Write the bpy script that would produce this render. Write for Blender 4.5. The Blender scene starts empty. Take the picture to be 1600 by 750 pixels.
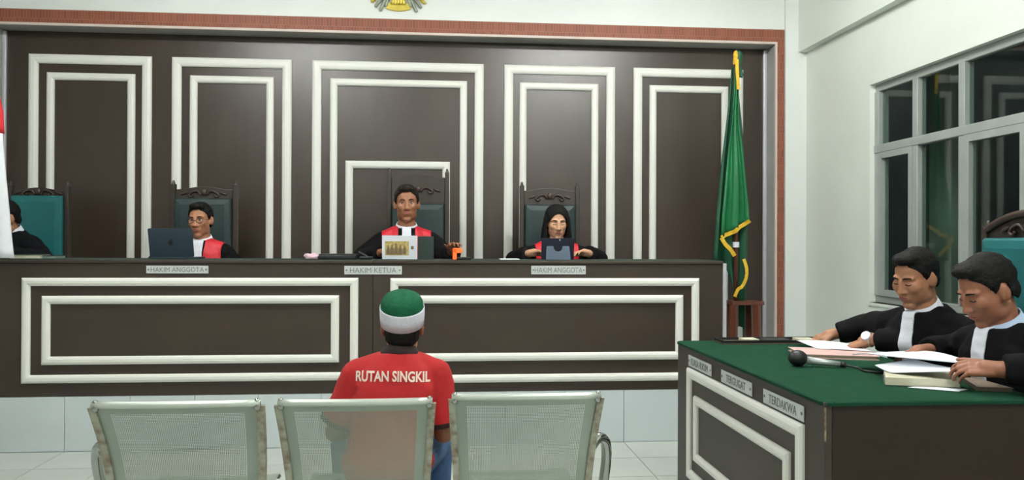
import bpy, bmesh, math, random
from mathutils import Vector, Matrix, Euler, noise
from mathutils.bvhtree import BVHTree
random.seed(7)
R = math.radians
SC = bpy.context.scene
COL = SC.collection

# ------------------------------------------------------------------ camera, world, exposure
cd = bpy.data.cameras.new('camera'); cam = bpy.data.objects.new('camera', cd); COL.objects.link(cam)
cd.sensor_width = 36.0; cd.lens = 36.0 * 1263.0 / 1600.0; cd.clip_start = 0.05
cam.location = (0, 0, 1.33)
cam.rotation_mode = 'QUATERNION'
cam.rotation_quaternion = (Matrix.Rotation(R(-4.98), 4, 'Z') @ Matrix.Rotation(R(90.25), 4, 'X')
                           @ Matrix.Rotation(R(0.22), 4, 'Z')).to_quaternion()
SC.camera = cam
W = bpy.data.worlds.new('world'); SC.world = W; W.use_nodes = True
W.node_tree.nodes['Background'].inputs[0].default_value = (0.30, 0.36, 0.40, 1)
W.node_tree.nodes['Background'].inputs[1].default_value = 0.42
SC.view_settings.view_transform = 'Standard'; SC.view_settings.look = 'None'
SC.view_settings.gamma = 1.0; SC.view_settings.use_curve_mapping = False
SC.view_settings.exposure = 0.0
LAMP_S = 255.0
LAMP_COL = (0.985, 1.0, 0.975)

# ------------------------------------------------------------------ materials
def lin(c):
    return tuple(((v/255.0)/12.92 if v/255.0 <= 0.04045 else ((v/255.0+0.055)/1.055)**2.4) for v in c)
MATS = {}
def mat(name, rgb, rough=0.6, metal=0.0, var=0.08, vscale=6.0, bump=0.0, bscale=80.0, rgb2=None, emis=None, spec=0.5,
        coat=0.0, trans=0.0, stretch=None, sheen=0.0):
    if name in MATS: return MATS[name]
    m = bpy.data.materials.new(name); m.use_nodes = True
    nt = m.node_tree; N = nt.nodes; L = nt.links
    b = N['Principled BSDF']
    c = lin(rgb)
    b.inputs['Roughness'].default_value = rough
    b.inputs['Metallic'].default_value = metal
    b.inputs['Specular IOR Level'].default_value = spec
    b.inputs['Coat Weight'].default_value = coat
    b.inputs['Coat Roughness'].default_value = 0.3
    b.inputs['Transmission Weight'].default_value = trans
    b.inputs['Sheen Weight'].default_value = sheen
    tc = N.new('ShaderNodeTexCoord')
    vec = tc.outputs['Object']
    if stretch:
        mp = N.new('ShaderNodeMapping'); mp.inputs['Scale'].default_value = stretch
        L.new(vec, mp.inputs['Vector']); vec = mp.outputs['Vector']
    if var > 0 or rgb2:
        nz = N.new('ShaderNodeTexNoise'); nz.inputs['Scale'].default_value = vscale; nz.inputs['Detail'].default_value = 5
        L.new(vec, nz.inputs['Vector'])
        cr = N.new('ShaderNodeValToRGB')
        c2 = lin(rgb2) if rgb2 else tuple(min(1, v*(1+var)) for v in c)
        c1 = c if rgb2 else tuple(v*(1-var) for v in c)
        cr.color_ramp.elements[0].position = 0.35; cr.color_ramp.elements[1].position = 0.68
        cr.color_ramp.elements[0].color = (*c1, 1); cr.color_ramp.elements[1].color = (*c2, 1)
        L.new(nz.outputs['Fac'], cr.inputs['Fac']); L.new(cr.outputs['Color'], b.inputs['Base Color'])
    else:
        b.inputs['Base Color'].default_value = (*c, 1)
    if bump > 0:
        n2 = N.new('ShaderNodeTexNoise'); n2.inputs['Scale'].default_value = bscale; n2.inputs['Detail'].default_value = 3
        L.new(vec, n2.inputs['Vector'])
        bp = N.new('ShaderNodeBump'); bp.inputs['Strength'].default_value = bump; bp.inputs['Distance'].default_value = 0.01
        L.new(n2.outputs['Fac'], bp.inputs['Height']); L.new(bp.outputs['Normal'], b.inputs['Normal'])
    if emis:
        b.inputs['Emission Color'].default_value = (*lin(emis[0]), 1); b.inputs['Emission Strength'].default_value = emis[1]
    MATS[name] = m
    return m

def brick_mat(name, c1, c2, mortar, scale, bw, rh, ms):
    m = bpy.data.materials.new(name); m.use_nodes = True
    nt = m.node_tree; N = nt.nodes; L = nt.links; b = N['Principled BSDF']
    tc = N.new('ShaderNodeTexCoord'); mp = N.new('ShaderNodeMapping'); mp.inputs['Rotation'].default_value = (R(90), 0, 0)
    L.new(tc.outputs['Object'], mp.inputs['Vector'])
    br = N.new('ShaderNodeTexBrick'); br.inputs['Color1'].default_value = (*lin(c1), 1); br.inputs['Color2'].default_value = (*lin(c2), 1)
    br.inputs['Mortar'].default_value = (*lin(mortar), 1); br.inputs['Scale'].default_value = scale
    br.inputs['Brick Width'].default_value = bw; br.inputs['Row Height'].default_value = rh; br.inputs['Mortar Size'].default_value = ms
    L.new(mp.outputs['Vector'], br.inputs['Vector']); L.new(br.outputs['Color'], b.inputs['Base Color'])
    b.inputs['Roughness'].default_value = 0.6
    return m

M_wall = mat('white_wall_paint', (226, 230, 226), 0.75, var=0.03, vscale=1.5, bump=0.04, bscale=60)
M_rwall = mat('pale_wall_paint', (223, 229, 220), 0.75, var=0.04, vscale=1.2, bump=0.04, bscale=60)
M_ceil = mat('ceiling_paint', (228, 230, 224), 0.8, var=0.02)
M_panel = mat('dark_wood_panel', (54, 42, 33), 0.36, var=0.16, vscale=5, bump=0.05, bscale=25, stretch=(1, 1, 0.3), coat=0.15)
M_bench = mat('bench_wood', (53, 42, 33), 0.45, var=0.12, vscale=6, bump=0.04, bscale=30, stretch=(0.4, 1, 1))
M_table = mat('table_wood', (53, 43, 34), 0.48, var=0.14, vscale=6, bump=0.05, bscale=30, stretch=(1, 0.5, 1))
M_mould = mat('white_moulding_paint', (232, 232, 224), 0.5, var=0.012, vscale=4)
M_edge = mat('pinkish_edge_paint', (205, 190, 182), 0.6, var=0.04)
M_reveal = mat('grey_reveal_paint', (165, 165, 160), 0.65, var=0.08, vscale=3)
M_strip = mat('aluminium_strip', (200, 200, 205), 0.4, metal=0.3, var=0.04)
M_brick = brick_mat('brown_brick_tile', (140, 78, 55), (122, 66, 48), (150, 100, 80), 1.0, 0.024, 0.07, 0.0016)
M_tile = mat('floor_tile_ceramic', (188, 192, 186), 0.3, var=0.05, vscale=2.5)
M_grout = mat('floor_grout', (158, 162, 154), 0.9, var=0.08)
M_riser = mat('riser_tile_ceramic', (205, 214, 216), 0.3, var=0.04, vscale=2.5)
M_alu = mat('window_aluminium', (170, 176, 172), 0.45, metal=0.25, var=0.05)
M_felt = mat('green_felt', (19, 58, 40), 0.95, var=0.10, vscale=14, bump=0.25, bscale=260, spec=0.1)
M_teal = mat('teal_leather', (18, 96, 98), 0.45, var=0.10, vscale=6, bump=0.10, bscale=120)
M_dteal = mat('dark_teal_leather', (26, 46, 46), 0.5, var=0.10, vscale=6, bump=0.10, bscale=120)
M_chairwood = mat('dark_chair_wood', (46, 38, 31), 0.42, var=0.2, vscale=9, stretch=(1, 1, 0.3))
M_carve = mat('reddish_carved_wood', (58, 42, 35), 0.42, var=0.2, vscale=14)
M_redwood = mat('red_brown_wood', (92, 48, 32), 0.4, var=0.2, vscale=10, stretch=(1, 1, 0.2))
M_steel = mat('silver_painted_steel', (158, 168, 157), 0.42, metal=0.55, var=0.07, vscale=4)
M_steel_b = mat('silver_rolled_edge', (206, 213, 203), 0.35, metal=0.5, var=0.05)
M_rust = mat('worn_silver_edge', (176, 178, 162), 0.5, metal=0.35, rgb2=(122, 104, 82), vscale=26)
M_chrome = mat('chrome', (176, 178, 174), 0.16, metal=1.0, var=0)
M_black = mat('black_robe_cloth', (9, 9, 11), 0.9, var=0.12, vscale=20, bump=0.12, bscale=60, spec=0.15)
M_navy = mat('black_suit_cloth', (10, 11, 15), 0.9, var=0.12, vscale=20, bump=0.12, bscale=60, spec=0.15)
M_red = mat('red_satin', (196, 22, 40), 0.55, var=0.10, vscale=10)
M_shirtred = mat('red_cotton', (180, 31, 34), 0.85, var=0.07, vscale=9, bump=0.25, bscale=18)
M_cuff = mat('dark_rib_knit', (38, 22, 20), 0.9, var=0.1)
M_white = mat('white_cotton', (224, 226, 236), 0.75, var=0.03, vscale=20, bump=0.1, bscale=30)
M_paper = mat('white_paper', (236, 240, 248), 0.7, var=0.015)
M_pink = mat('pink_card', (214, 178, 172), 0.7, var=0.05)
M_cream = mat('cream_paper_edge', (200, 196, 172), 0.75, var=0.06, vscale=30)
M_hair = mat('black_hair', (13, 12, 12), 0.7, var=0.3, vscale=60, bump=0.5, bscale=160, spec=0.2)
M_brhair = mat('dark_brown_hair', (28, 22, 18), 0.7, var=0.3, vscale=60, bump=0.5, bscale=160, spec=0.2)
M_skin1 = mat('skin_medium', (152, 102, 73), 0.55, var=0.06, vscale=14)
M_skin2 = mat('skin_light', (205, 156, 124), 0.55, var=0.05, vscale=14)
M_skin3 = mat('skin_warm', (170, 118, 88), 0.55, var=0.06, vscale=14)
M_skin4 = mat('skin_tan', (146, 94, 70), 0.55, var=0.06, vscale=14)
M_lip = mat('lip', (148, 84, 76), 0.5, var=0.05)
M_eyew = mat('eye_white', (215, 210, 202), 0.3, var=0)
M_iris = mat('dark_iris', (26, 17, 12), 0.2, var=0)
M_trouser = mat('dark_trouser', (26, 26, 30), 0.85, var=0.1)
M_jeans = mat('blue_denim', (60, 88, 128), 0.9, var=0.15, vscale=30, bump=0.2, bscale=200)
M_shoe = mat('black_leather_shoe', (18, 17, 17), 0.35, var=0.1)
M_hatg = mat('green_velvet', (20, 84, 56), 0.9, var=0.14, vscale=40, bump=0.3, bscale=150, spec=0.2)
M_hatw = mat('white_knit_band', (222, 222, 234), 0.85, var=0.05, vscale=60, bump=0.3, bscale=200)
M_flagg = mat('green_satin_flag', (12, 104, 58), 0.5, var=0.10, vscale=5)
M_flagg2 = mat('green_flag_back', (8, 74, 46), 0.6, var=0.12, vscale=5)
M_gold = mat('gold_fringe', (222, 178, 44), 0.6, var=0.18, vscale=60, bump=0.4, bscale=120)
M_flagw = mat('white_flag_cloth', (226, 228, 234), 0.7, var=0.04)
M_flagr = mat('red_flag_cloth', (196, 36, 46), 0.7, var=0.06)
M_plate = mat('white_sign_plate', (196, 200, 198), 0.45, var=0.05, vscale=12)
M_letter = mat('grey_lettering', (112, 118, 116), 0.6, var=0.08)
M_lettershirt = mat('pale_print', (236, 214, 200), 0.75, var=0.05)
M_laptop = mat('slate_laptop_lid', (52, 66, 80), 0.4, metal=0.3, var=0.05)
M_dark = mat('matte_black_plastic', (18, 19, 21), 0.5, var=0.08)
M_case = mat('navy_tablet_case', (16, 24, 42), 0.6, var=0.08)
M_flap = mat('grey_blue_flap', (64, 80, 98), 0.6, var=0.06)
M_dgreen = mat('dark_green_cover', (44, 58, 54), 0.6, var=0.08)
M_orange = mat('orange_glow_plastic', (255, 110, 50), 0.4, var=0, emis=((255, 92, 34), 0.9))
M_emg = mat('gilt_emblem', (206, 186, 78), 0.4, metal=0.35, var=0.12, vscale=20)
M_emgrey = mat('grey_green_feather', (150, 158, 140), 0.5, metal=0.2, var=0.12, vscale=20)
M_emred = mat('emblem_red', (170, 40, 36), 0.5, var=0.05)
M_photo = mat('printed_picture', (222, 200, 128), 0.5, rgb2=(168, 146, 92), vscale=55)
M_photod = mat('printed_figure', (132, 112, 82), 0.5, var=0.1)
M_tube = mat('lamp_tube', (255, 255, 250), 0.5, var=0, emis=((246, 255, 244), 6.0))
M_outwall = mat('outside_wall', (186, 192, 180), 0.85, var=0.1, vscale=2)
M_outdark = mat('outside_dark', (96, 104, 100), 0.9, var=0.2, vscale=2)
M_watch = mat('watch_face', (232, 232, 238), 0.3, var=0.02)
M_silver = mat('silver_mic', (190, 196, 194), 0.35, metal=0.5, var=0.05)
M_brownf = mat('brown_folder', (116, 100, 86), 0.7, var=0.1)

def glass_mat():
    m = bpy.data.materials.new('window_glass'); m.use_nodes = True
    nt = m.node_tree; N = nt.nodes; L = nt.links
    for n in list(N): N.remove(n)
    o = N.new('ShaderNodeOutputMaterial'); mx = N.new('ShaderNodeMixShader'); fr = N.new('ShaderNodeFresnel'); fr.inputs[0].default_value = 1.5
    g = N.new('ShaderNodeBsdfGlossy'); g.inputs['Roughness'].default_value = 0.03; g.inputs['Color'].default_value = (0.92, 0.97, 0.95, 1)
    t = N.new('ShaderNodeBsdfTransparent'); t.inputs[0].default_value = (0.72, 0.80, 0.76, 1)
    ge = N.new('ShaderNodeNewGeometry'); iv = N.new('ShaderNodeMath'); iv.operation = 'SUBTRACT'; iv.inputs[0].default_value = 1.0
    mu = N.new('ShaderNodeMath'); mu.operation = 'MULTIPLY'       # the far face of the pane passes light straight through
    L.new(ge.outputs['Backfacing'], iv.inputs[1]); L.new(iv.outputs[0], mu.inputs[0]); L.new(fr.outputs[0], mu.inputs[1])
    L.new(mu.outputs[0], mx.inputs[0]); L.new(t.outputs[0], mx.inputs[1]); L.new(g.outputs[0], mx.inputs[2]); L.new(mx.outputs[0], o.inputs[0])
    return m
M_glass = glass_mat()

# ------------------------------------------------------------------ helpers
def link(name, me, m=None, parent=None):
    o = bpy.data.objects.new(name, me); COL.objects.link(o)
    if m is not None and me is not None:
        me.materials.clear(); me.materials.append(m)
    if parent is not None: o.parent = parent
    return o
def thing(name, label, cat, loc=(0, 0, 0), rz=0.0, group=None):
    o = bpy.data.objects.new(name, None); COL.objects.link(o); o.empty_display_size = 0.1
    o.location = loc; o.rotation_euler = (0, 0, rz)
    return tag(o, label, cat, group)
def tag(o, label, cat, group=None):
    o['label'] = label; o['category'] = cat
    if group: o['group'] = group
    return o
def struct(o):
    o['kind'] = 'structure'; return o
class G:
    """collects vertices and faces of one mesh"""
    def __init__(s): s.v = []; s.f = []
    def add(s, vs, fs, M=None):
        k = len(s.v)
        for p in vs:
            p = Vector(p); s.v.append(M @ p if M is not None else p)
        for f in fs: s.f.append([i+k for i in f])
        return s
    def box(s, x0, x1, y0, y1, z0, z1, M=None):
        vs = [(x, y, z) for z in (z0, z1) for y in (y0, y1) for x in (x0, x1)]
        return s.add(vs, [(0, 2, 3, 1), (4, 5, 7, 6), (0, 1, 5, 4), (2, 6, 7, 3), (0, 4, 6, 2), (1, 3, 7, 5)], M)
    def rings(s, rings, cap=True, closed=True, M=None):
        n = len(rings[0]); vs = [p for r in rings for p in r]; fs = []
        for i in range(len(rings)-1):
            for j in range(n if closed else n-1):
                a, b = i*n+j, i*n+(j+1) % n
                fs.append((a, b, b+n, a+n))
        if cap:
            fs.append(tuple(range(n-1, -1, -1))); k = (len(rings)-1)*n; fs.append(tuple(range(k, k+n)))
        return s.add(vs, fs, M)
    def cap(s, p0, p1, r0, r1, n=14, flat0=False, flat1=False, M=None, asp=1.0, up=None):
        p0, p1 = Vector(p0), Vector(p1); d = p1-p0; L = d.length
        if L < 1e-6: d = Vector((0, 0, 1))
        d = d.normalized(); a = Vector(up) if up is not None else (Vector((0, 0, 1)) if abs(d.z) < 0.9 else Vector((1, 0, 0)))
        u = d.cross(a).normalized(); v = u.cross(d).normalized(); R_ = []
        def ring(c, r): R_.append([c + (u*math.cos(t)*asp + v*math.sin(t))*r for t in [2*math.pi*k/n for k in range(n)]])
        if flat0: ring(p0, r0)
        else:
            for t in (80, 55, 28, 0): ring(p0 - d*r0*math.sin(R(t)), r0*math.cos(R(t)))
        if flat1: ring(p1, r1)
        else:
            for t in (0, 28, 55, 80): ring(p1 + d*r1*math.sin(R(t)), r1*math.cos(R(t)))
        return s.rings(R_, M=M)
    def ell(s, c, r, M=None, rot=None, n=18, k=10):
        c = Vector(c); E = Euler(rot).to_matrix() if rot else None; R_ = []
        for i in range(k+1):
            t = math.pi*(i+0.12)/(k+0.24) - math.pi/2
            ring = []
            for j in range(n):
                a = 2*math.pi*j/n
                p = Vector((r[0]*math.cos(t)*math.cos(a), r[1]*math.cos(t)*math.sin(a), r[2]*math.sin(t)))
                ring.append(c + (E @ p if E else p))
            R_.append(ring)
        return s.rings(R_, M=M)
    def tube(s, pts, r, n=10, M=None):
        pts = [Vector(p) for p in pts]; R_ = []; up = None
        rr = r if isinstance(r, (list, tuple)) else [r]*len(pts)
        for i, p in enumerate(pts):
            d = (pts[min(i+1, len(pts)-1)] - pts[max(i-1, 0)]).normalized()
            if up is None: up = Vector((0, 0, 1)) if abs(d.z) < 0.9 else Vector((0, 1, 0))
            u = d.cross(up).normalized(); v = u.cross(d).normalized(); up = v
            R_.append([p + (u*math.cos(2*math.pi*k/n) + v*math.sin(2*math.pi*k/n))*rr[i] for k in range(n)])
        return s.rings(R_, M=M)
    def prism(s, poly, depth, M=None):
        """poly in XZ, extruded from y=0 to y=depth"""
        n = len(poly); vs = [(x, 0, z) for x, z in poly] + [(x, depth, z) for x, z in poly]
        fs = [tuple(range(n)), tuple(range(2*n-1, n-1, -1))] + [(i, i+n, (i+1) % n+n, (i+1) % n) for i in range(n)]
        return s.add(vs, fs, M)
    def mesh(s, name, smooth=False, fix=True):
        me = bpy.data.meshes.new(name); me.from_pydata([tuple(p) for p in s.v], [], s.f); me.update()
        if fix:
            bm = bmesh.new(); bm.from_mesh(me); bmesh.ops.recalc_face_normals(bm, faces=bm.faces); bm.to_mesh(me); bm.free()
        if smooth:
            for p in me.polygons: p.use_smooth = True
        return me
    def obj(s, name, m, parent=None, smooth=False, bevel=0.0, seg=2, sub=0):
        o = link(name, s.mesh(name, smooth), m, parent)
        if bevel > 0:
            b = o.modifiers.new('bevel', 'BEVEL'); b.width = bevel; b.segments = seg; b.limit_method = 'ANGLE'; b.angle_limit = R(40)
        if sub > 0:
            b = o.modifiers.new('sub', 'SUBSURF'); b.levels = sub; b.render_levels = sub
        return o

def catmull(pts, k=6):
    pts = [Vector(p) for p in pts]; out = []
    for i in range(len(pts)-1):
        p0, p1, p2, p3 = pts[max(i-1, 0)], pts[i], pts[i+1], pts[min(i+2, len(pts)-1)]
        for j in range(k):
            t = j/k
            out.append(0.5*((2*p1) + (p2-p0)*t + (2*p0-5*p1+4*p2-p3)*t*t + (3*p1-p0-3*p2+p3)*t**3))
    out.append(pts[-1]); return out

def moulding(name, pts, closed, w, d, parent, M, m=M_mould):
    """mitred half-round moulding swept along pts (u, v) in a plane; M maps (u, out, v) to parent space; out is -y"""
    prof = [(-.5, 0), (-.5, .45), (-.36, .8), (-.15, 1), (.15, 1), (.36, .8), (.5, .45), (.5, 0)]
    n = len(pts); P = [Vector(p) for p in pts]; rings = []
    for i in range(n):
        a = P[i-1] if (closed or i > 0) else None
        b = P[(i+1) % n] if (closed or i < n-1) else None
        d1 = (P[i]-a).normalized() if a is not None else None
        d2 = (b-P[i]).normalized() if b is not None else None
        if d1 is None: d1 = d2
        if d2 is None: d2 = d1
        n1 = Vector((-d1.y, d1.x)); n2 = Vector((-d2.y, d2.x)); mm = (n1+n2).normalized(); k = 1/max(0.3, mm.dot(n1))
        rings.append([Vector((P[i].x+mm.x*k*q[0]*w, -q[1]*d, P[i].y+mm.y*k*q[0]*w)) for q in prof])
    if closed: rings.append(rings[0])
    g = G(); g.rings(rings, cap=not closed, closed=True, M=M)
    return g.obj(name, m, parent)

def txt_mesh(s, size, ext=0.0008, off=0.0, name='lettering', width=None):
    c = bpy.data.curves.new(name, 'FONT'); c.body = s; c.size = size; c.align_x = 'CENTER'; c.align_y = 'CENTER'; c.extrude = ext; c.offset = off
    c.resolution_u = 3
    o = bpy.data.objects.new('t', c); COL.objects.link(o)
    dg = bpy.context.evaluated_depsgraph_get(); dg.update()
    me = bpy.data.meshes.new_from_object(o.evaluated_get(dg)); bpy.data.objects.remove(o); bpy.data.curves.remove(c)
    me.name = name
    if width:
        xs = [v.co.x for v in me.vertices]; k = width/(max(xs)-min(xs)); mid = (max(xs)+min(xs))/2
        for v in me.vertices: v.co.x = (v.co.x-mid)*k
    ys = [v.co.y for v in me.vertices]; mid = (max(ys)+min(ys))/2
    for v in me.vertices: v.co.y -= mid
    return me

def remesh(g, name, voxel, smooth=2, fac=0.5):
    me = g.mesh(name); o = link('tmp', me)
    r = o.modifiers.new('r', 'REMESH'); r.mode = 'VOXEL'; r.voxel_size = voxel; r.use_smooth_shade = True
    if smooth:
        s = o.modifiers.new('s', 'SMOOTH'); s.factor = fac; s.iterations = smooth
    dg = bpy.context.evaluated_depsgraph_get(); dg.update()
    out = bpy.data.meshes.new_from_object(o.evaluated_get(dg)); out.name = name
    bpy.data.objects.remove(o); bpy.data.meshes.remove(me)
    for p in out.polygons: p.use_smooth = True
    return out

def displace(me, fn):
    nr = [v.normal.copy() for v in me.vertices]; co = [v.co.copy() for v in me.vertices]
    flat = []
    for c, n in zip(co, nr): flat.extend(c + n*fn(c))
    me.vertices.foreach_set('co', flat); me.update()

# ================================================================== THE ROOM
XL, XR, YB, YF, ZC = -5.20, 3.20, 6.90, -2.2, 3.75
YP = 7.10                                   # dark panelled wall inside the recess
floor = struct(G().box(XL, XR+0.15, YF, 7.3, -0.12, -0.006).obj('floor', M_grout))
tile_me = G().box(-0.1975, 0.1975, -0.1975, 0.1975, -0.006, 0.0).mesh('tile')
tile_me.materials.append(M_tile)
x0 = 1.225 - 0.4*13
for i in range(19):
    for j in range(13):
        cx, cy = x0 + 0.4*i + 0.2, 5.35 - 0.4*j - 0.2
        if cx-0.2 < XL or cx+0.2 > XR: continue
        t = bpy.data.objects.new('floor_tile', tile_me); COL.objects.link(t); t.parent = floor; t.location = (cx, cy, 0)
ceiling = struct(G().box(XL-0.15, XR+0.15, YF, 7.3, ZC, ZC+0.1).obj('ceiling', M_ceil))
struct(G().box(XL-0.15, XL, YF, 7.3, -0.1, ZC).obj('wall_left', M_wall))
struct(G().box(XL-0.15, XR+0.15, YF-0.15, YF, -0.1, ZC).obj('wall_rear', M_wall))
# dais with tiled riser
dais = struct(G().box(XL, XR, 5.365, 7.10, -0.006, 0.35).obj('platform_floor', M_riser))
rt_me = G().box(-0.1985, 0.1985, 0, 0.012, 0.002, 0.348).mesh('riser_tile'); rt_me.materials.append(M_riser)
for i in range(18):
    cx = x0 + 0.4*i + 0.2
    if cx-0.2 < XL or cx+0.2 > XR: continue
    t = bpy.data.objects.new('riser_tile', rt_me); COL.objects.link(t); t.parent = dais; t.location = (cx, 5.352, 0)

# back wall: white front wall with a framed recess, dark panelling inside
wb = struct(G().box(XL, XR, YP, 7.30, 0.0, ZC).obj('wall_back', M_panel))
g = G(); g.box(XL, XR, YB, YP, 3.225, ZC); g.box(3.005, XR, YB, YP, 0.35, 3.225); g.box(XL, -3.735, YB, YP, 0.35, 3.225)
struct(g.obj('wall_back_front', M_wall))
struct(G().box(3.01, XR, YB-0.03, YB, 0.35, ZC).obj('column_corner', M_wall))
# brown brick-tile surround
struct(G().box(-3.735, 3.005, YB-0.012, YP, 3.115, 3.225).obj('trim_1', M_brick))
struct(G().box(2.94, 3.005, YB-0.012, YP, 0.35, 3.115).obj('trim_2', M_brick))
struct(G().box(-3.735, -3.67, YB-0.012, YP, 0.35, 3.115).obj('trim_3', M_brick))
struct(G().box(-3.67, 2.94, YB-0.018, YB+0.01, 3.095, 3.115).obj('trim_4', M_edge))
struct(G().box(2.922, 2.94, YB-0.018, YB+0.01, 0.35, 3.095).obj('trim_5', M_edge))
struct(G().box(-3.67, -3.652, YB-0.018, YB+0.01, 0.35, 3.095).obj('trim_6', M_edge))
g = G(); g.box(-3.67, 2.94, YB+0.01, YP, 3.098, 3.115); g.box(2.925, 2.94, YB+0.01, YP, 0.35, 3.098); g.box(-3.67, -3.655, YB+0.01, YP, 0.35, 3.098)
struct(g.obj('trim_7', M_reveal))
struct(G().box(2.893, 2.925, YP-0.03, YP, 0.35, 3.09).obj('trim_8', M_strip, bevel=0.006))
struct(G().box(-3.655, -3.625, YP-0.03, YP, 0.35, 3.09).obj('trim_9', M_strip, bevel=0.006))
# panel mouldings on the dark wall
MW = Matrix.Translation((0, YP, 0))
def arch(x0, x1, zt, w):
    h = w/2
    return moulding('panel_moulding', [(x0+h, 0.36), (x0+h, zt-h), (x1-h, zt-h), (x1-h, 0.36)], False, w, 0.03, wb, MW)
for a, b in ((-3.451, -2.455), (-2.288, -1.291), (-1.117, 0.362), (0.544, 1.534), (1.702, 2.708)):
    arch(a, b, 2.905, 0.078)
for a, b in ((-3.306, -2.590), (-2.140, -1.441), (-0.964, 0.217), (0.680, 1.384), (1.848, 2.571)):
    arch(a, b, 2.752, 0.062)
arch(-0.832, 0.070, 2.042, 0.066)

# right wall with beam and window
WY0, WY1, WZ0, WZ1 = 2.55, 5.81, 0.90, 2.53
g = G(); X0, X1 = XR, XR+0.15
g.box(X0, X1, WY1, 7.3, -0.1, ZC); g.box(X0, X1, YF, WY0, -0.1, ZC); g.box(X0, X1, WY0, WY1, -0.1, WZ0); g.box(X0, X1, WY0, WY1, WZ1, ZC)
struct(g.obj('wall_right', M_rwall))
struct(G().box(XR-0.075, XR, YF, YB-0.03, 3.025, ZC).obj('beam_right', M_rwall))
win = struct(thing('window_1', 'dark night window with grey aluminium grid in the pale wall', 'window')); del win['category']
XF0, XF1 = 3.245, 3.30
FW = 0.055
cols = [WY1, 5.29, 4.79, 4.20, 3.64, 3.10, WY0]
ZT = 2.045
G().box(XF0, XF1, WY0, WY1, WZ0, WZ0+FW).obj('window_frame', M_alu, win, bevel=0.005)
G().box(XF0, XF1, WY0, WY1, WZ1-FW, WZ1).obj('window_frame', M_alu, win, bevel=0.005)
G().box(XF0-0.015, XF1, WY0, WY1, ZT-0.03, ZT+0.03).obj('window_frame', M_alu, win, bevel=0.005)
for i, y in enumerate(cols):
    a, b = (y-FW, y) if i == 0 else ((y, y+FW) if i == len(cols)-1 else (y-0.03, y+0.03))
    G().box(XF0-0.01, XF1, a, b, WZ0+FW, ZT-0.03).obj('mullion', M_alu, win, bevel=0.005)
    G().box(XF0-0.01, XF1, a, b, ZT+0.03, WZ1-FW).obj('mullion', M_alu, win, bevel=0.005)
for i in range(len(cols)-1):
    ya, yb = cols[i+1]+0.03, cols[i]-(FW if i == 0 else 0.03)
    G().box(3.270, 3.276, ya, yb, ZT+0.03, WZ1-FW).obj('pane', M_glass, win)
    if i in (0, 2, 4):     # opening casement
        cs = G(); c = 0.045; z0, z1 = WZ0+FW, ZT-0.03
        cs.box(XF0-0.012, XF1-0.02, ya, yb, z1-c, z1); cs.box(XF0-0.012, XF1-0.02, ya, yb, z0, z0+c)
        cs.box(XF0-0.012, XF1-0.02, ya, ya+c, z0+c, z1-c); cs.box(XF0-0.012, XF1-0.02, yb-c, yb, z0+c, z1-c)
        co = cs.obj('casement', M_alu, win); G().box(3.262, 3.268, ya+c, yb-c, z0+c, z1-c).obj('pane', M_glass, co)
    else:
        G().box(3.270, 3.276, ya, yb, WZ0+FW, ZT-0.03).obj('pane', M_glass, win)
struct(G().box(XR-0.012, 3.36, WY0, WY1, WZ0-0.02, WZ0).obj('trim_10', M_rwall))
# outside: a dim veranda
struct(G().box(3.36, 8.0, 0.0, 12.0, -0.3, -0.1).obj('ground_outside', M_outdark))
struct(G().box(6.4, 6.6, 0.0, 12.0, -0.1, 3.7).obj('wall_outside', M_outdark))
struct(G().box(3.36, 4.3, 0.0, 12.0, 3.2, 3.3).obj('roof_outside', M_outdark))
for y in (6.35, 8.4): struct(G().box(4.10, 4.30, y-0.14, y+0.14, -0.1, 3.2).obj('column_outside', M_outwall))

# ceiling lamps (twin tube battens)
def lamp(x, y, label, k=1.0):
    t = thing('ceiling_lamp', label, 'lamp', (x, y, ZC), 0, 'twin tube lamps on the ceiling')
    G().box(-0.62, 0.62, -0.05, 0.05, -0.05, 0).obj('housing', M_ceil, t, bevel=0.01)
    m = bpy.data.materials.new('lit_tube'); m.use_nodes = True; b = m.node_tree.nodes['Principled BSDF']
    b.inputs['Emission Color'].default_value = (*LAMP_COL, 1); b.inputs['Emission Strength'].default_value = LAMP_S*k
    for s in (-1, 1):
        G().box(s*0.61-0.012, s*0.61+0.012, -0.09, 0.09, -0.115, -0.05).obj('end_holder', M_ceil, t)
        G().cap((-0.598, s*0.06, -0.095), (0.598, s*0.06, -0.095), 0.014, 0.014, 12, True, True).obj('tube', m, t, smooth=True)
lamp(-1.6, 4.3, 'twin tube ceiling lamp above the slate laptop side of the courtroom', 0.75)
lamp(1.5, 4.3, 'twin tube ceiling lamp above the far end of the counsel table', 1.0)
lamp(-1.6, 0.9, 'twin tube ceiling lamp behind the camera away from the window', 0.5)
lamp(1.5, 0.9, 'twin tube ceiling lamp behind the camera on the window side', 0.9)

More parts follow.
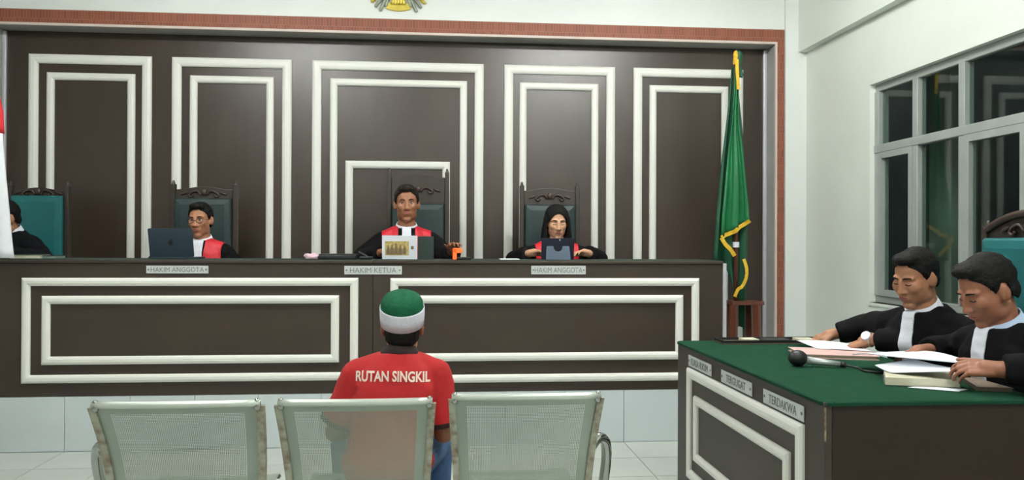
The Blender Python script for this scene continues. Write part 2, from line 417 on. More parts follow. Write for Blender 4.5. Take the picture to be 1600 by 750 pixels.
# emblem on the white wall above the panelling
em = thing('wall_emblem', 'gilded winged emblem with curved ribbon on white wall above panelling', 'emblem', (-0.372, YB, 3.28))
rb = []
for i in range(13):
    t = -1+2*i/12
    rb.append((0.105*t, 0.012+0.02*t*t))
G().prism([(x, z) for x, z in rb]+[(x, z+0.058) for x, z in rb[::-1]], -0.02).obj('ribbon', M_emg, em, bevel=0.003)
for s in (-1, 1):
    for k in range(6):
        a = R(12+k*12); r1 = 0.25-0.008*k
        p0 = Vector((s*0.05, -0.015, 0.24)); p1 = p0+Vector((s*math.sin(a)*r1, 0, -math.cos(a)*r1*(1.0 if k > 0 else .75)))
        G().cap(p0, p1, 0.016, 0.014, 8).obj('wing_feather', M_emgrey if k < 3 else M_emg, em, smooth=True)
for k in range(-2, 3):
    G().cap((0.012*k, -0.02, 0.2), (0.024*k, -0.02, 0.075), 0.012, 0.016, 8).obj('tail_feather', M_emg, em, smooth=True)
G().prism([(-0.07, 0.36), (0.07, 0.36), (0.07, 0.26), (0.04, 0.2), (0, 0.17), (-0.04, 0.2), (-0.07, 0.26)], -0.035).obj('shield', M_emred, em, bevel=0.008)
G().ell((0, -0.02, 0.42), (0.05, 0.025, 0.06)).obj('eagle_head', M_emg, em, smooth=True)

# ================================================================== FURNITURE
def bench(x0, x1, label, fr, right_open):
    t = thing('judges_bench', label, 'bench', ((x0+x1)/2, 5.35, 0.35), 0, "two units of the judges' bench"); cx = (x0+x1)/2
    G().box(x0-cx+0.001, x1-cx-0.001, 0, 0.03, 0, 0.845).obj('front_panel', M_bench, t, bevel=0.003)
    for a in (x0, x1-0.03): G().box(a-cx+0.001, a-cx+0.029, 0.03, 0.55, 0, 0.845).obj('side_panel', M_bench, t)
    G().box(x0-cx+0.001, x1-cx-0.001, -0.012, 0.56, 0.845, 0.865).obj('bench_top', M_bench, t, bevel=0.004)
    G().box(x0-cx+0.004, x1-cx-0.004, -0.004, 0.555, 0.865, 0.868).obj('felt_cover', mat('dark_green_baize', (30, 46, 38), 0.9, var=0.1), t)
    for (a, b, z0, z1) in fr:
        h = 0.026
        moulding('panel_moulding', [(a-cx+h, z0-0.35+h), (a-cx+h, z1-0.35-h), (b-cx-h, z1-0.35-h), (b-cx-h, z0-0.35+h)], True, 0.052, 0.022, t, Matrix.Identity(4))
    return t
bench(-3.40, -0.446, "dark brown judges' bench unit below the slate laptop", [(-2.634, -0.54, 0.436, 1.102), (-2.513, -0.663, 0.552, 0.988)], False)
br = bench(-0.446, 1.905, "dark brown judges' bench unit ending beside the green flag", [(-0.333, 1.739, 0.411, 1.100), (-0.212, 1.628, 0.553, 0.986)], True)
G().box(1.905-0.7295, 1.93-0.7295, -0.01, 0.02, 0.0, 0.85).obj('end_strip', M_strip, br, bevel=0.004)

def plate(name, s, label, w, h, loc, rot, tw):
    t = thing('name_plate', label, 'sign', loc, 0); t.rotation_euler = rot
    G().box(-w/2, w/2, -h/2, h/2, 0, 0.004).obj('plate', M_plate, t, bevel=0.0015)
    o = link('lettering', txt_mesh(s, h*0.86, 0.0006, 0.0, width=tw), M_letter, t); o.location = (0, 0, 0.0046)
    for sx in (-1, 1):
        G().cap((sx*(w/2-0.014), 0, 0.004), (sx*(w/2-0.014), 0, 0.0055), 0.006, 0.006, 8, True, True).obj('screw', M_letter, t)
    return t
RF = (R(90), 0, 0)
plate('p', 'HAKIM ANGGOTA', 'white HAKIM ANGGOTA plate on the bench below the slate laptop', 0.386, 0.05, (-1.685, 5.349, 1.155), RF, 0.33)
plate('p', 'HAKIM KETUA', 'white HAKIM KETUA plate on the bench front', 0.373, 0.056, (-0.4445, 5.349, 1.152), RF, 0.30)
plate('p', 'HAKIM ANGGOTA', 'white HAKIM ANGGOTA plate on the bench below the navy tablet', 0.367, 0.058, (0.7785, 5.349, 1.154), RF, 0.32)

# counsel table with green felt
TX0, TX1, TY0, TY1, TZ = 1.243, 1.99, 2.53, 4.17, 0.82
tb = thing('counsel_table', 'dark brown counsel table with green felt top and white mouldings', 'table', ((TX0+TX1)/2, (TY0+TY1)/2, 0))
cx, cy = (TX0+TX1)/2, (TY0+TY1)/2
G().box(TX0-cx, TX0-cx+0.025, TY0-cy, TY1-cy, 0, TZ-0.012).obj('front_panel', M_table, tb, bevel=0.003)
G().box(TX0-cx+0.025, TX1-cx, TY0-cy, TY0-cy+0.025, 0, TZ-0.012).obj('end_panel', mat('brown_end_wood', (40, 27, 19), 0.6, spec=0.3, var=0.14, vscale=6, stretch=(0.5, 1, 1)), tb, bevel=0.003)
G().box(TX0-cx+0.025, TX1-cx, TY1-cy-0.025, TY1-cy, 0, TZ-0.012).obj('end_panel', M_table, tb, bevel=0.003)
G().box(TX0-cx-0.003, TX1-cx+0.012, TY0-cy-0.003, TY1-cy+0.003, TZ-0.012, TZ-0.003).obj('table_top', M_table, tb)
# felt cloth with softly rounded, slightly uneven overhang
g = G(); ring_o = []
def rr(x0, x1, y0, y1, r, k=6):
    out = []
    for (ccx, ccy, a0) in ((x1-r, y1-r, 0), (x0+r, y1-r, 90), (x0+r, y0+r, 180), (x1-r, y0+r, 270)):
        for i in range(k+1):
            a = R(a0+90*i/k); out.append((ccx+r*math.cos(a), ccy+r*math.sin(a)))
    return out
rA = rr(TX0-cx-0.004, TX1-cx+0.016, TY0-cy-0.004, TY1-cy+0.006, 0.03); rB = rr(TX0-cx-0.009, TX1-cx+0.02, TY0-cy-0.009, TY1-cy+0.009, 0.034)
g.rings([[(x, y, TZ-0.014) for x, y in rB], [(x, y, TZ-0.004) for x, y in rB], [(x, y, TZ) for x, y in rA]])
g.obj('felt_cover', M_felt, tb)
MT = Matrix.Translation((TX0-cx, 0, 0)) @ Matrix.Rotation(R(-90), 4, 'Z')    # u -> -y, out(-y) -> -x
def tframe(ya, yb, z0, z1, w):
    h = w/2; a, b = -(ya-cy), -(yb-cy)
    moulding('panel_moulding', [(a+h, z0+h), (a+h, z1-h), (b-h, z1-h), (b-h, z0+h)], True, w, 0.02, tb, MT)
tframe(3.975, 2.675, 0.16, 0.712, 0.05); tframe(3.865, 2.785, 0.27, 0.590, 0.043)
# worn pale corner edge
G().box(TX0-cx-0.001, TX0-cx+0.004, TY0-cy-0.0015, TY0-cy+0.003, TZ-0.13, TZ-0.02).obj('worn_edge', mat('bare_worn_wood', (150, 128, 104), 0.8, rgb2=(84, 66, 52), vscale=40), tb)
RS = (R(90), 0, R(-90))
plate('p', 'KUASA HUKUM', 'grey KUASA HUKUM plate at the far end of the counsel table', 0.345, 0.055, (TX0-0.001, 3.80, 0.748), RS, 0.25)
plate('p', 'TERGUGAT', 'grey TERGUGAT plate, middle of three on the counsel table', 0.355, 0.055, (TX0-0.001, 3.318, 0.748), RS, 0.225)
plate('p', 'TERDAKWA', 'grey TERDAKWA plate nearest the counsel table corner', 0.350, 0.055, (TX0-0.001, 2.85, 0.748), RS, 0.24)

def chair(label, loc, rz, w, ht, leather_top, leather, crest='small', cat='chair', pw=0.035, group='tall carved leather chairs'):
    """faces local -y, origin on the floor below the back panel; w total back width, heights above floor"""
    t = thing('carved_chair', label, cat, loc, rz, group)
    h = w/2
    g = G()
    top = []
    for i in range(13):
        s = -1+2*i/12
        z = ht-0.10+0.07*(1-s*s) if crest == 'arched' else ht-0.03+0.012*math.cos(s*math.pi)
        top.append((s*(h-pw), z))
    g.prism([(-(h-pw), 0.50), ((h-pw), 0.50)] + top[::-1], 0.03)
    g.obj('back_panel', M_chairwood, t, bevel=0.004)
    for s in (-1, 1):
        g = G(); zt = ht-0.08 if crest == 'arched' else ht
        g.box(s*h-(pw if s > 0 else 0), s*h+(0 if s > 0 else pw), -0.012, 0.042, 0.0, zt)
        g.cap((s*(h-pw/2), 0.015, zt-0.003), (s*(h-pw/2), 0.015, zt+0.022), pw*0.42, pw*0.25, 10)
        g.obj('back_post', M_chairwood, t, bevel=0.004)
    # crest carving: scrolls and leaves
    zc = (leather_top+ht)/2 - (0.02 if crest != 'arched' else 0.03)
    cg = G()
    for s in (-1, 1):
        pts = [(s*0.02, -0.008, zc-0.012), (s*0.05, -0.012, zc+0.02), (s*0.09, -0.012, zc+0.012), (s*0.115, -0.010, zc-0.012), (s*0.095, -0.010, zc-0.025), (s*0.08, -0.010, zc-0.008)]
        cg.tube(catmull(pts, 4), 0.008, 8)
        cg.ell((s*0.15, -0.006, zc+0.002), (0.03, 0.008, 0.010), rot=(0, R(s*20), 0))
    cg.ell((0, -0.01, zc+0.012), (0.022, 0.012, 0.026))
    cg.obj('carving', M_carve, t, smooth=True)
    if crest == 'arched':
        cg = G(); cg.tube([(s*(h-pw), -0.006, z+0.005) for s, z in [(-1+2*i/12, top[i][1]) for i in range(13)]], 0.018, 8); cg.obj('crest_rail', M_carve, t, smooth=True)
    # padded leather back
    m = 0.028 + pw*0.3; z0, z1 = 0.56, leather_top
    g = G(); rings = []
    for (dx, y) in ((0, 0.0), (0, -0.03), (0.012, -0.042), (0.05, -0.050)):
        rings.append([(x, y, z) for x, z in [(-h+m+dx, z0+dx), (h-m-dx, z0+dx), (h-m-dx, z1-dx), (-h+m+dx, z1-dx)]])
    g.rings(rings); g.obj('back_cushion', leather, t, bevel=0.008, seg=3)
    G().box(-h, h, -0.50, -0.002, 0.36, 0.42).obj('seat_frame', M_chairwood, t, bevel=0.005)
    G().box(-h+0.03, h-0.03, -0.49, -0.06, 0.42, 0.455).obj('seat_cushion', leather, t, bevel=0.015, seg=3)
    for s in (-1, 1):
        G().box(s*h-(0.045 if s > 0 else 0), s*h+(0 if s > 0 else 0.045), -0.50, -0.455, 0.0, 0.36).obj('leg', M_chairwood, t, bevel=0.004)
        g = G(); x = s*(h-0.022)
        g.box(x-0.022, x+0.022, -0.47, -0.012, 0.60, 0.63); g.box(x-0.018, x+0.018, -0.46, -0.42, 0.42, 0.60)
        g.obj('armrest', M_chairwood, t, bevel=0.005)
    return t
PZ = 0.35
chair('dark teal leather chair with carved wooden back behind the judge in glasses', (-1.8725, 6.58, PZ), 0, 0.513, 1.44, 1.328, M_dteal)
chair('tall dark wooden chair with teal pad behind the central judge', (-0.19, 6.58, PZ), 0, 0.50, 1.555, 1.30, M_dteal)
chair('dark teal leather chair with carved wooden back behind the long-haired judge', (0.8835, 6.58, PZ), 0, 0.493, 1.455, 1.300, M_dteal)
chair('bright teal leather chair behind the person beside the white flag', (-3.125, 6.58, PZ), 0, 0.46, 1.42, 1.338, M_teal)
chair('bright teal chair with arched carved top behind the counsel wearing a watch', (2.62, 3.40, 0), R(-90), 0.62, 1.50, 1.365, M_teal, 'arched')
chair('bright teal chair with arched carved top behind the counsel nearest the camera', (2.64, 2.62, 0), R(-90), 0.62, 1.50, 1.365, M_teal, 'arched')

# ------------------------------------------------------------------ perforated steel waiting bench (faces +y)
def perforated(name, wt, wb_, length, border, pitch, hole, bend):
    """sheet in (u across, v along); returns mesh mapped by bend(u_x, v)"""
    nu = int((min(wt, wb_)-2*border)/pitch); nv = int((length-2*min(border, 0.034)*0.65)/pitch)
    W0 = (wt+wb_)/2
    us = [0]; vs = [0]
    bu = (W0-nu*pitch)/2; bv = (length-nv*pitch)/2
    hu = [False]; hv = [False]
    for i in range(nu):
        a = bu+i*pitch+(pitch-hole)/2; us += [a, a+hole]; hu += [True, False]
    us.append(W0)
    for i in range(nv):
        a = bv+i*pitch+(pitch-hole)/2; vs += [a, a+hole]; hv += [True, False]
    vs.append(length)
    V = []; F = []
    for v in vs:
        t = v/length; k = (wb_+(wt-wb_)*t)/W0
        for u in us: V.append(bend((u-W0/2)*k, v))
    n = len(us)
    for j in range(len(vs)-1):
        for i in range(n-1):
            if hu[i] and hv[j]: continue
            F.append((j*n+i, j*n+i+1, (j+1)*n+i+1, (j+1)*n+i))
    me = bpy.data.meshes.new(name); me.from_pydata(V, [], F); me.update()
    for p in me.polygons: p.use_smooth = True
    me.materials.append(M_steel)
    return me
wbn = thing('waiting_bench', 'silver perforated steel three-seat waiting bench with chrome armrests', 'bench', (-0.30, 3.05, 0))
BL = 0.44
def back_pt(x, v):       # local: v from the bottom; reclines toward -y
    t = v/BL; z = 0.345+0.43*t; y = -0.085-0.145*t+0.03*math.sin(math.pi*t)
    return (x, y - 0.012*(1-(x/0.26)**2)*1.0, z)
SL = 0.46
def seat_pt(x, v):
    t = v/SL
    z = 0.355+0.035*t**1.3 - 0.03*max(0, (t-0.86)/0.14)**2
    return (x, -0.08+0.46*t, z - 0.012*(1-(x/0.24)**2))
back_me = perforated('backrest', 0.525, 0.47, BL, 0.034, 0.0060, 0.0030, back_pt)
seat_me = perforated('seat', 0.46, 0.47, SL, 0.045, 0.0060, 0.0030, seat_pt)
edge_mes = {}
def once(k, fn):
    if k not in edge_mes: edge_mes[k] = fn()
    return edge_mes[k]
for (cxs, dz, tl) in ((-0.588, 0.0, 0), (0.008, 0.0, 0), (0.60, 0.012, 0)):
    b = bpy.data.objects.new('backrest', back_me); COL.objects.link(b); b.parent = wbn; b.location = (cxs, 0, dz)
    if cxs < -0.5: b.scale = (1.05, 1, 1)
    def top():
        g = G(); g.tube([Vector(back_pt(-0.262+0.0524*i, BL))+Vector((0, 0, 0.008)) for i in range(11)], 0.0125, 10); me = g.mesh('rolled_edge', True); me.materials.append(M_steel_b); return me
    def side(s):
        g = G(); pts = [Vector(back_pt(s*(0.2355+0.027*k/8), BL*k/8)) for k in range(9)]; rings = []
        for p in pts: rings.append([p+Vector((q[0]*s, q[1], 0)) for q in ((-0.012, -0.010), (0.012, -0.010), (0.012, 0.016), (-0.012, 0.016))])
        g.rings(rings); me = g.mesh('side_rim'); me.materials.append(M_rust); return me
    def knob(s):
        g = G(); p = Vector(back_pt(s*0.2525, BL)); g.cap(p+Vector((0, 0, -0.004)), p+Vector((0, 0, 0.016)), 0.013, 0.010, 10); me = g.mesh('end_cap', True); me.materials.append(M_chrome); return me
    def under():
        g = G(); g.tube([seat_pt(-0.225+0.045*i, SL*0.985) for i in range(11)], 0.011, 8); me = g.mesh('front_edge', True); me.materials.append(M_steel); return me
    for nm, me in (('rolled_edge', once('t', top)), ('side_rim', once('l', lambda: side(-1))), ('side_rim', once('r', lambda: side(1))), ('end_cap', once('kl', lambda: knob(-1))), ('end_cap', once('kr', lambda: knob(1)))):
        o = bpy.data.objects.new(nm, me); COL.objects.link(o); o.parent = b
    s_ = bpy.data.objects.new('seat', seat_me); COL.objects.link(s_); s_.parent = wbn; s_.location = (cxs, 0, 0)
    o = bpy.data.objects.new('front_edge', once('u', under)); COL.objects.link(o); o.parent = s_
    g = G(); g.box(cxs-0.17, cxs+0.17, 0.08, 0.13, 0.315, 0.338); g.obj('bracket', M_steel, wbn)
G().box(-0.88, 0.88, 0.07, 0.14, 0.255, 0.315).obj('beam', M_dark, wbn, bevel=0.006)
for s in (-1, 1):
    g = G(); g.tube(catmull([(s*0.62, 0.105, 0.26), (s*0.62, 0.105, 0.10), (s*0.62, 0.0, 0.045), (s*0.62, -0.22, 0.02)], 5), 0.022, 10); g.tube(catmull([(s*0.62, 0.105, 0.12), (s*0.62, 0.2, 0.05), (s*0.62, 0.38, 0.02)], 5), 0.022, 10)
    lg = g.obj('leg', M_chrome, wbn, smooth=True)
    for y in (-0.22, 0.38): G().cap((s*0.62, y, 0.0), (s*0.62, y, 0.012), 0.022, 0.018, 10, True, True).obj('foot', M_dark, lg)
    x = s*0.845
    pts = [(x+s*0.005, -0.115, 0.585), (x+s*0.035, -0.095, 0.612), (x+s*0.068, -0.06, 0.59), (x+s*0.08, -0.03, 0.53), (x+s*0.08, 0.01, 0.44), (x+s*0.075, 0.06, 0.35), (x+s*0.03, 0.10, 0.295)]
    G().tube(catmull(pts, 6), 0.020, 12).obj('armrest', M_chrome, wbn, smooth=True)

# ================================================================== PEOPLE
def frame(d, n):
    d = Vector(d).normalized(); n = Vector(n); n = (n - d*n.dot(d)).normalized(); s = d.cross(n).normalized()
    return d, n, s
def hand(g, wrist, d, n, side, curl=25, spread=5, thumb=35):
    """wrist point, d finger direction, n palm normal (out of palm); side +1: thumb on +s, where s = d x n"""
    d, n, s = frame(d, n); s = s*side; w = Vector(wrist)
    g.cap(w-d*0.02, w+d*0.03, 0.026, 0.030, 12, up=n)
    for k in range(4):
        o = (1.5-k)*0.0195
        g.cap(w+d*0.018+s*o*0.7, w+d*0.078+s*o, 0.0145, 0.0125, 8)
    lens = (0.066, 0.074, 0.068, 0.054)
    for k in range(4):
        o = (1.5-k)*0.0205; a = R(spread*(1.5-k)); p = w+d*(0.085 - 0.004*abs(1.2-k))+s*o
        dd = (d*math.cos(a)+s*math.sin(a)).normalized(); L = lens[k]; r = 0.0088 - (0.0012 if k == 3 else 0)
        for j, fr in enumerate((0.45, 0.32, 0.23)):
            ang = R(curl*(0.75+0.35*j)*(1+0.12*k)); 
            dd = (dd*math.cos(ang) + n*math.sin(ang)).normalized()
            q = p+dd*L*fr*1.02; g.cap(p, q, r, r*0.93, 8); p = q; r *= 0.93
            nn = (n - dd*n.dot(dd)); n_ = nn.normalized() if nn.length > 0.1 else n
            if nn.length <= 0.35: ang = 0
    a = R(thumb); p = w+d*0.022+s*0.022; dd = (d*math.cos(a)+s*math.sin(a)+n*0.25).normalized()
    q = p+dd*0.046; g.cap(p, q, 0.0150, 0.0115, 8)
    dd2 = (dd+d*0.45+n*0.12).normalized(); q2 = q+dd2*0.032; g.cap(q, q2, 0.0112, 0.0098, 8); g.cap(q2, q2+(dd2+d*0.2).normalized()*0.024, 0.0098, 0.008, 8)

def head_prims(g, M, fat=0.0, fem=False):
    g.ell((0, 0.016, 0.036), (0.0755+fat*0.5, 0.094, 0.086), M)
    g.ell((0, -0.022, -0.026), (0.066+fat, 0.068, 0.092), M)
    g.ell((0, -0.028, -0.068), (0.053+fat, 0.054, 0.045), M)
    g.ell((0, -0.064, -0.100), (0.026+fat*0.5, 0.021, 0.019), M)
    for s in (-1, 1):
        g.ell((s*(0.034+fat*0.5), -0.056, -0.018), (0.028+fat*0.5, 0.030, 0.032), M)        # cheek
        g.ell((s*0.0785, 0.010, -0.006), (0.011, 0.020, 0.032), M, rot=(R(-8), 0, R(s*-22)))     # ear
        g.ell((s*0.044, -0.004, -0.068), (0.020+fat, 0.040, 0.032), M)             # jaw corner
        g.ell((s*0.0140, -0.091, -0.034), (0.0095, 0.010, 0.0085), M)             # nostril wing
        g.ell((s*0.023, -0.077, 0.027), (0.019, 0.012, 0.009), M); g.ell((s*0.041, -0.062, 0.024), (0.014, 0.012, 0.010), M)   # brow ridge
    g.cap((0, -0.082, 0.014), (0, -0.096, -0.027), 0.0100, 0.0130, 10, M=M)      # nose
    g.ell((0, -0.102, -0.032), (0.0125, 0.0115, 0.010), M)
    g.ell((0, -0.074, -0.061), (0.032, 0.018, 0.024), M)                        # mouth mound

def cut_planes(me, planes, flt=None, offset=0.004, thick=0.004, name='panel', m=None, parent=None):
    bm = bmesh.new(); bm.from_mesh(me)
    for co, no in planes:
        geom = bm.verts[:]+bm.edges[:]+bm.faces[:]
        bmesh.ops.bisect_plane(bm, geom=geom, plane_co=co, plane_no=no, clear_inner=True)
    if flt:
        bm.normal_update()
        dead = [f for f in bm.faces if not flt(f.calc_center_median(), f.normal)]
        bmesh.ops.delete(bm, geom=dead, context='FACES')
    bm.normal_update()
    for v in bm.verts: v.co += v.normal*offset
    me2 = bpy.data.meshes.new(name); bm.to_mesh(me2); bm.free()
    for p in me2.polygons: p.use_smooth = True
    o = link(name, me2, m, parent)
    s = o.modifiers.new('solid', 'SOLIDIFY'); s.thickness = thick; s.offset = -1
    return o

def hair_short(M, m, parent, line, vol=0.0, quiff=0.0, name='hair'):
    g = G()
    g.ell((0, 0.018, 0.040), (0.0835+vol, 0.1025+vol, 0.0945+vol))
    g.ell((0, 0.040, -0.020), (0.074+vol*0.5, 0.074, 0.07))
    if quiff: g.ell((0, -0.030, 0.098), (0.058, 0.058, 0.026+quiff))
    me = remesh(g, name, 0.0045, 2)
    bm = bmesh.new(); bm.from_mesh(me)
    def zl(y):
        for (a, za), (b, zb) in zip(line, line[1:]):
            if a <= y <= b: return za+(zb-za)*(y-a)/(b-a)
        return line[0][1] if y < line[0][0] else line[-1][1]
    dead = [v for v in bm.verts if v.co.z < zl(v.co.y) + 0.004*noise.noise(v.co*60)]
    bmesh.ops.delete(bm, geom=dead, context='VERTS')
    bm.normal_update()
    for v in bm.verts:
        k = min(1, max(0, (v.co.z-zl(v.co.y))/0.03))
        v.co += v.normal*(0.0035*noise.noise(v.co*38)*k - 0.006*(1-k) + 0.002*noise.noise(v.co*130))
    bm.to_mesh(me); bm.free()
    me.transform(M)
    o = link(name, me, m, parent); s = o.modifiers.new('solid', 'SOLIDIFY'); s.thickness = 0.012; s.offset = -1
    return o
LINE = [(-0.12, 0.082), (-0.07, 0.076), (-0.045, 0.050), (-0.030, 0.020), (-0.012, -0.012), (0.0, -0.014), (0.012, 0.028), (0.030, 0.020), (0.042, -0.035), (0.07, -0.062), (0.13, -0.070)]

def person(label, loc, rz, scale, hs, tl, lean, hd, arms, skin, hairf, outfit, voxel=0.006, hoff=(0, 0, 0), fat=0.0, width=1.0,
           eyes='open', twist=0.0, slean=0.0, kx=0.12):
    root = thing('person', label, 'person', loc, rz); root.scale = (scale,)*3
    inv = (Matrix.Translation(loc) @ Matrix.Rotation(rz, 4, 'Z') @ Matrix.Scale(scale, 4)).inverted(); inv3 = inv.to_3x3().normalized()
    P = Vector((0, 0, hs+0.085)); s = Vector((math.sin(R(slean)), -math.sin(R(lean)), math.cos(R(lean)))).normalized()
    X = Vector((math.cos(R(twist)), math.sin(R(twist)), 0)); F = s.cross(X).normalized()*-1   # F points forward
    F = X.cross(s).normalized() * -1 if X.cross(s).y > 0 else X.cross(s).normalized()
    N = P+s*tl
    tor = [(-0.07, 0.150, 0.105), (0.0, 0.168, 0.120), (0.15, 0.150, 0.112), (0.28, 0.162, 0.118), (0.36, 0.168, 0.114), (0.42, 0.148, 0.100), (0.465, 0.100, 0.080), (0.505, 0.064, 0.062)]
    def torso(g, inf):
        rings = []
        for (h, rx, ry) in tor:
            h2 = h*tl/0.5; c = P+s*h2 + F*(-0.012 if h < 0.3 else -0.004)
            k = 2*math.pi/20
            rings.append([c + X*((rx*width+inf)*math.copysign(abs(math.cos(k*i))**0.85, math.cos(k*i))) + F*((ry+fat+inf)*math.copysign(abs(math.sin(k*i))**0.9, math.sin(k*i))) for i in range(20)])
        g.rings(rings)
    Hc = N + s*0.045 + Vector((0, -0.022, 0.100)) + Vector(hoff)
    MH = Matrix.Translation(Hc) @ Euler((R(hd[0]), R(hd[2]), R(hd[1])), 'XYZ').to_matrix().to_4x4()
    body = G(); torso(body, 0)
    head_prims(body, MH, fat*0.25)
    nb = MH @ Vector((0, 0.020, -0.045))
    body.cap(N-s*0.05, nb, 0.060+fat*0.2, 0.054+fat*0.2, 16)
    SH = {}
    J = {}
    for side, sx in (('R', -1), ('L', 1)):
        a = arms[side]; S = P + s*(tl-0.098*tl/0.5) + X*(sx*0.165*width)
        E_, Wp = inv @ Vector(a['e']), inv @ Vector(a['w'])
        up = S; L1 = 0.285; L2 = 0.255
        J[side] = (S, E_, Wp)
        body.ell(S, (0.052, 0.052, 0.050)); body.cap(N-s*0.03, S+s*0.006, 0.052, 0.046, 14); body.cap(S, E_, 0.050, 0.041, 14); body.cap(E_, Wp, 0.041, 0.028, 14)
        if 'd' in a:
            hand(body, Wp, inv3 @ Vector(a['d']), inv3 @ Vector(a['n']), a.get('s', 1 if side == 'R' else -1), a.get('curl', 25), a.get('spread', 5), a.get('thumb', 35))
        else:
            body.ell(Wp, (0.035, 0.05, 0.03))
    K = {}
    for sx in (-1, 1):
        hp = P + Vector((sx*0.085, 0, -0.01)); kn = Vector((sx*kx, -0.43, hs+0.055)); an = Vector((sx*kx, -0.40, 0.085))
        K[sx] = (hp, kn, an)
        body.cap(hp, kn, 0.075, 0.052, 14); body.cap(kn, an, 0.050, 0.036, 14); body.cap(an, an+Vector((0, -0.13, -0.045)), 0.036, 0.03, 12)
    bme = remesh(body, 'body', voxel, 5, 0.5); link('body', bme, skin, root)
    # trousers and shoes
    for_t = G()
    for sx in (-1, 1):
        hp, kn, an = K[sx]
        for_t.cap(hp, kn, 0.096, 0.070, 14); for_t.cap(kn, an+Vector((0, 0, 0.02)), 0.068, 0.054, 14, flat1=True)
        sh = G(); sh.ell(an+Vector((0, -0.065, -0.045)), (0.046, 0.135, 0.040)); sh.ell(an+Vector((0, 0.03, -0.03)), (0.040, 0.045, 0.055)); 
        so = link('shoe', remesh(sh, 'shoe', 0.012, 2), M_shoe, root)
    for_t.ell(P+Vector((0, 0.0, -0.02)), (0.175, 0.125, 0.085))
    link('trousers', remesh(for_t, 'trousers', 0.012, 3), outfit.get('trousers', M_trouser), root)
    # upper garment
    gar = G(); torso(gar, outfit.get('inf', 0.016))
    ends = {}
    for side in 'RL':
        S, E_, Wp = J[side]; i_ = outfit.get('inf', 0.016)
        gar.ell(S, (0.051+i_,)*3); gar.cap(N-s*0.035, S+s*0.004, 0.050+i_, 0.046+i_, 14)
        if outfit.get('short'):
            t = 0.80; e = S.lerp(E_, t); gar.cap(S, e, 0.050+i_, 0.056+i_, 16, flat1=True); ends[side] = (S, e)
        else:
            wd = outfit.get('cuffr', 0.046); e = E_.lerp(Wp, 0.90)
            gar.cap(S, E_, 0.052+i_, 0.046+i_, 16); gar.cap(E_, e, 0.046+i_, wd, 16, flat1=True); ends[side] = (E_, e)
    if not outfit.get('short'):
        gar.cap(P+Vector((-0.08, -0.02, 0)), P+Vector((-0.12, -0.30, -0.03)), 0.12, 0.085, 14); gar.cap(P+Vector((0.08, -0.02, 0)), P+Vector((0.12, -0.30, -0.03)), 0.12, 0.085, 14)
    else:
        gar.ell(P+Vector((0, 0.0, 0.0)), (0.19, 0.14, 0.10))
    gme = remesh(gar, outfit['name'], outfit.get('vox', 0.009), 3)
    displace(gme, lambda c: 0.0045*noise.noise(c*14)+0.003*noise.noise(Vector((c.x*9, c.y*9, c.z*34))))
    go = link(outfit['name'], gme, outfit['mat'], root)
    info = dict(root=root, P=P, s=s, X=X, F=F, N=N, MH=MH, gme=gme, garment=go, J=J, ends=ends, inv=inv, inv3=inv3)
    # face parts, laid on the surface of the face
    bvh_ = BVHTree.FromPolygons([v.co for v in bme.vertices], [tuple(p.vertices) for p in bme.polygons])
    M3 = MH.to_3x3(); din = M3 @ Vector((0, 1, 0))
    def sf(x, z, off):
        p = MH @ Vector((x, -0.25, z)); h = bvh_.ray_cast(p, din)
        return (h[0] if h[0] else MH @ Vector((x, -0.09, z))) - din*off
    def RM(p): return Matrix.Translation(p) @ M3.to_4x4()
    for sx in (-1, 1):
        if eyes == 'open':
            e = G().ell((0, 0, 0), (0.0125, 0.006, 0.0050), RM(sf(sx*0.031, 0.004, -0.0035))).obj('eye', M_eyew, root, smooth=True)
            G().ell((0, 0, 0), (0.0054, 0.003, 0.0050), RM(sf(sx*0.031, 0.0042, 0.0012))).obj('iris', M_iris, e, smooth=True)
            G().tube([sf(sx*(0.018+0.0065*k), 0.0065+0.0030*math.sin(math.pi*k/4), 0.0012) for k in range(5)], 0.0016, 6).obj('eyelashes', M_iris, root, smooth=True)
        else:
            G().tube([sf(sx*(0.018+0.0065*k), 0.001-0.0030*math.sin(math.pi*k/4), 0.0006) for k in range(5)], 0.0022, 6).obj('eyelashes', M_iris, root, smooth=True)
        G().tube([sf(sx*(0.012+0.0085*k), 0.0250+0.005*math.sin(math.pi*k/4.5), 0.0008) for k in range(5)], [0.002, 0.0036, 0.0038, 0.003, 0.0016], 6).obj('eyebrow', M_hair, root, smooth=True)
    lp = G(); lp.ell((0, 0, 0), (0.021, 0.005, 0.0042), RM(sf(0, -0.0580, -0.002))); lp.ell((0, 0, 0), (0.018, 0.0055, 0.0048), RM(sf(0, -0.0660, -0.002))); lp.obj('lips', M_lip, root, smooth=True)
    hairf(info)
    return info

def collar(info, m, r=0.066, h=0.034, open_front=0.022, name='collar', up=0.022):
    N, s, X, F, root = info['N'], info['s'], info['X'], info['F'], info['root']
    base = N - s*0.006; n = 28; rings = []
    for (dr, dz) in ((0.010, -0.012), (0.003, 0.010), (-0.004, h), (0.0, h+0.002), (0.014, 0.0), (0.018, -0.012)):
        ring = []
        for i in range(n+1):
            a = R(-90+6) + (2*math.pi-R(12))*i/n
            dip = 0.5*(1-math.sin(a))
            ring.append(base + X*((r+dr)*math.cos(a)) - F*((r*0.95+dr)*math.sin(a))*1.0 + s*(up+dz*(1.0-0.30*dip) - 0.028*dip))
        rings.append(ring)
    g = G(); g.rings(rings, cap=False, closed=False)
    o = g.obj(name, m, root, smooth=True); so = o.modifiers.new('solid', 'SOLIDIFY'); so.thickness = 0.003
    return o

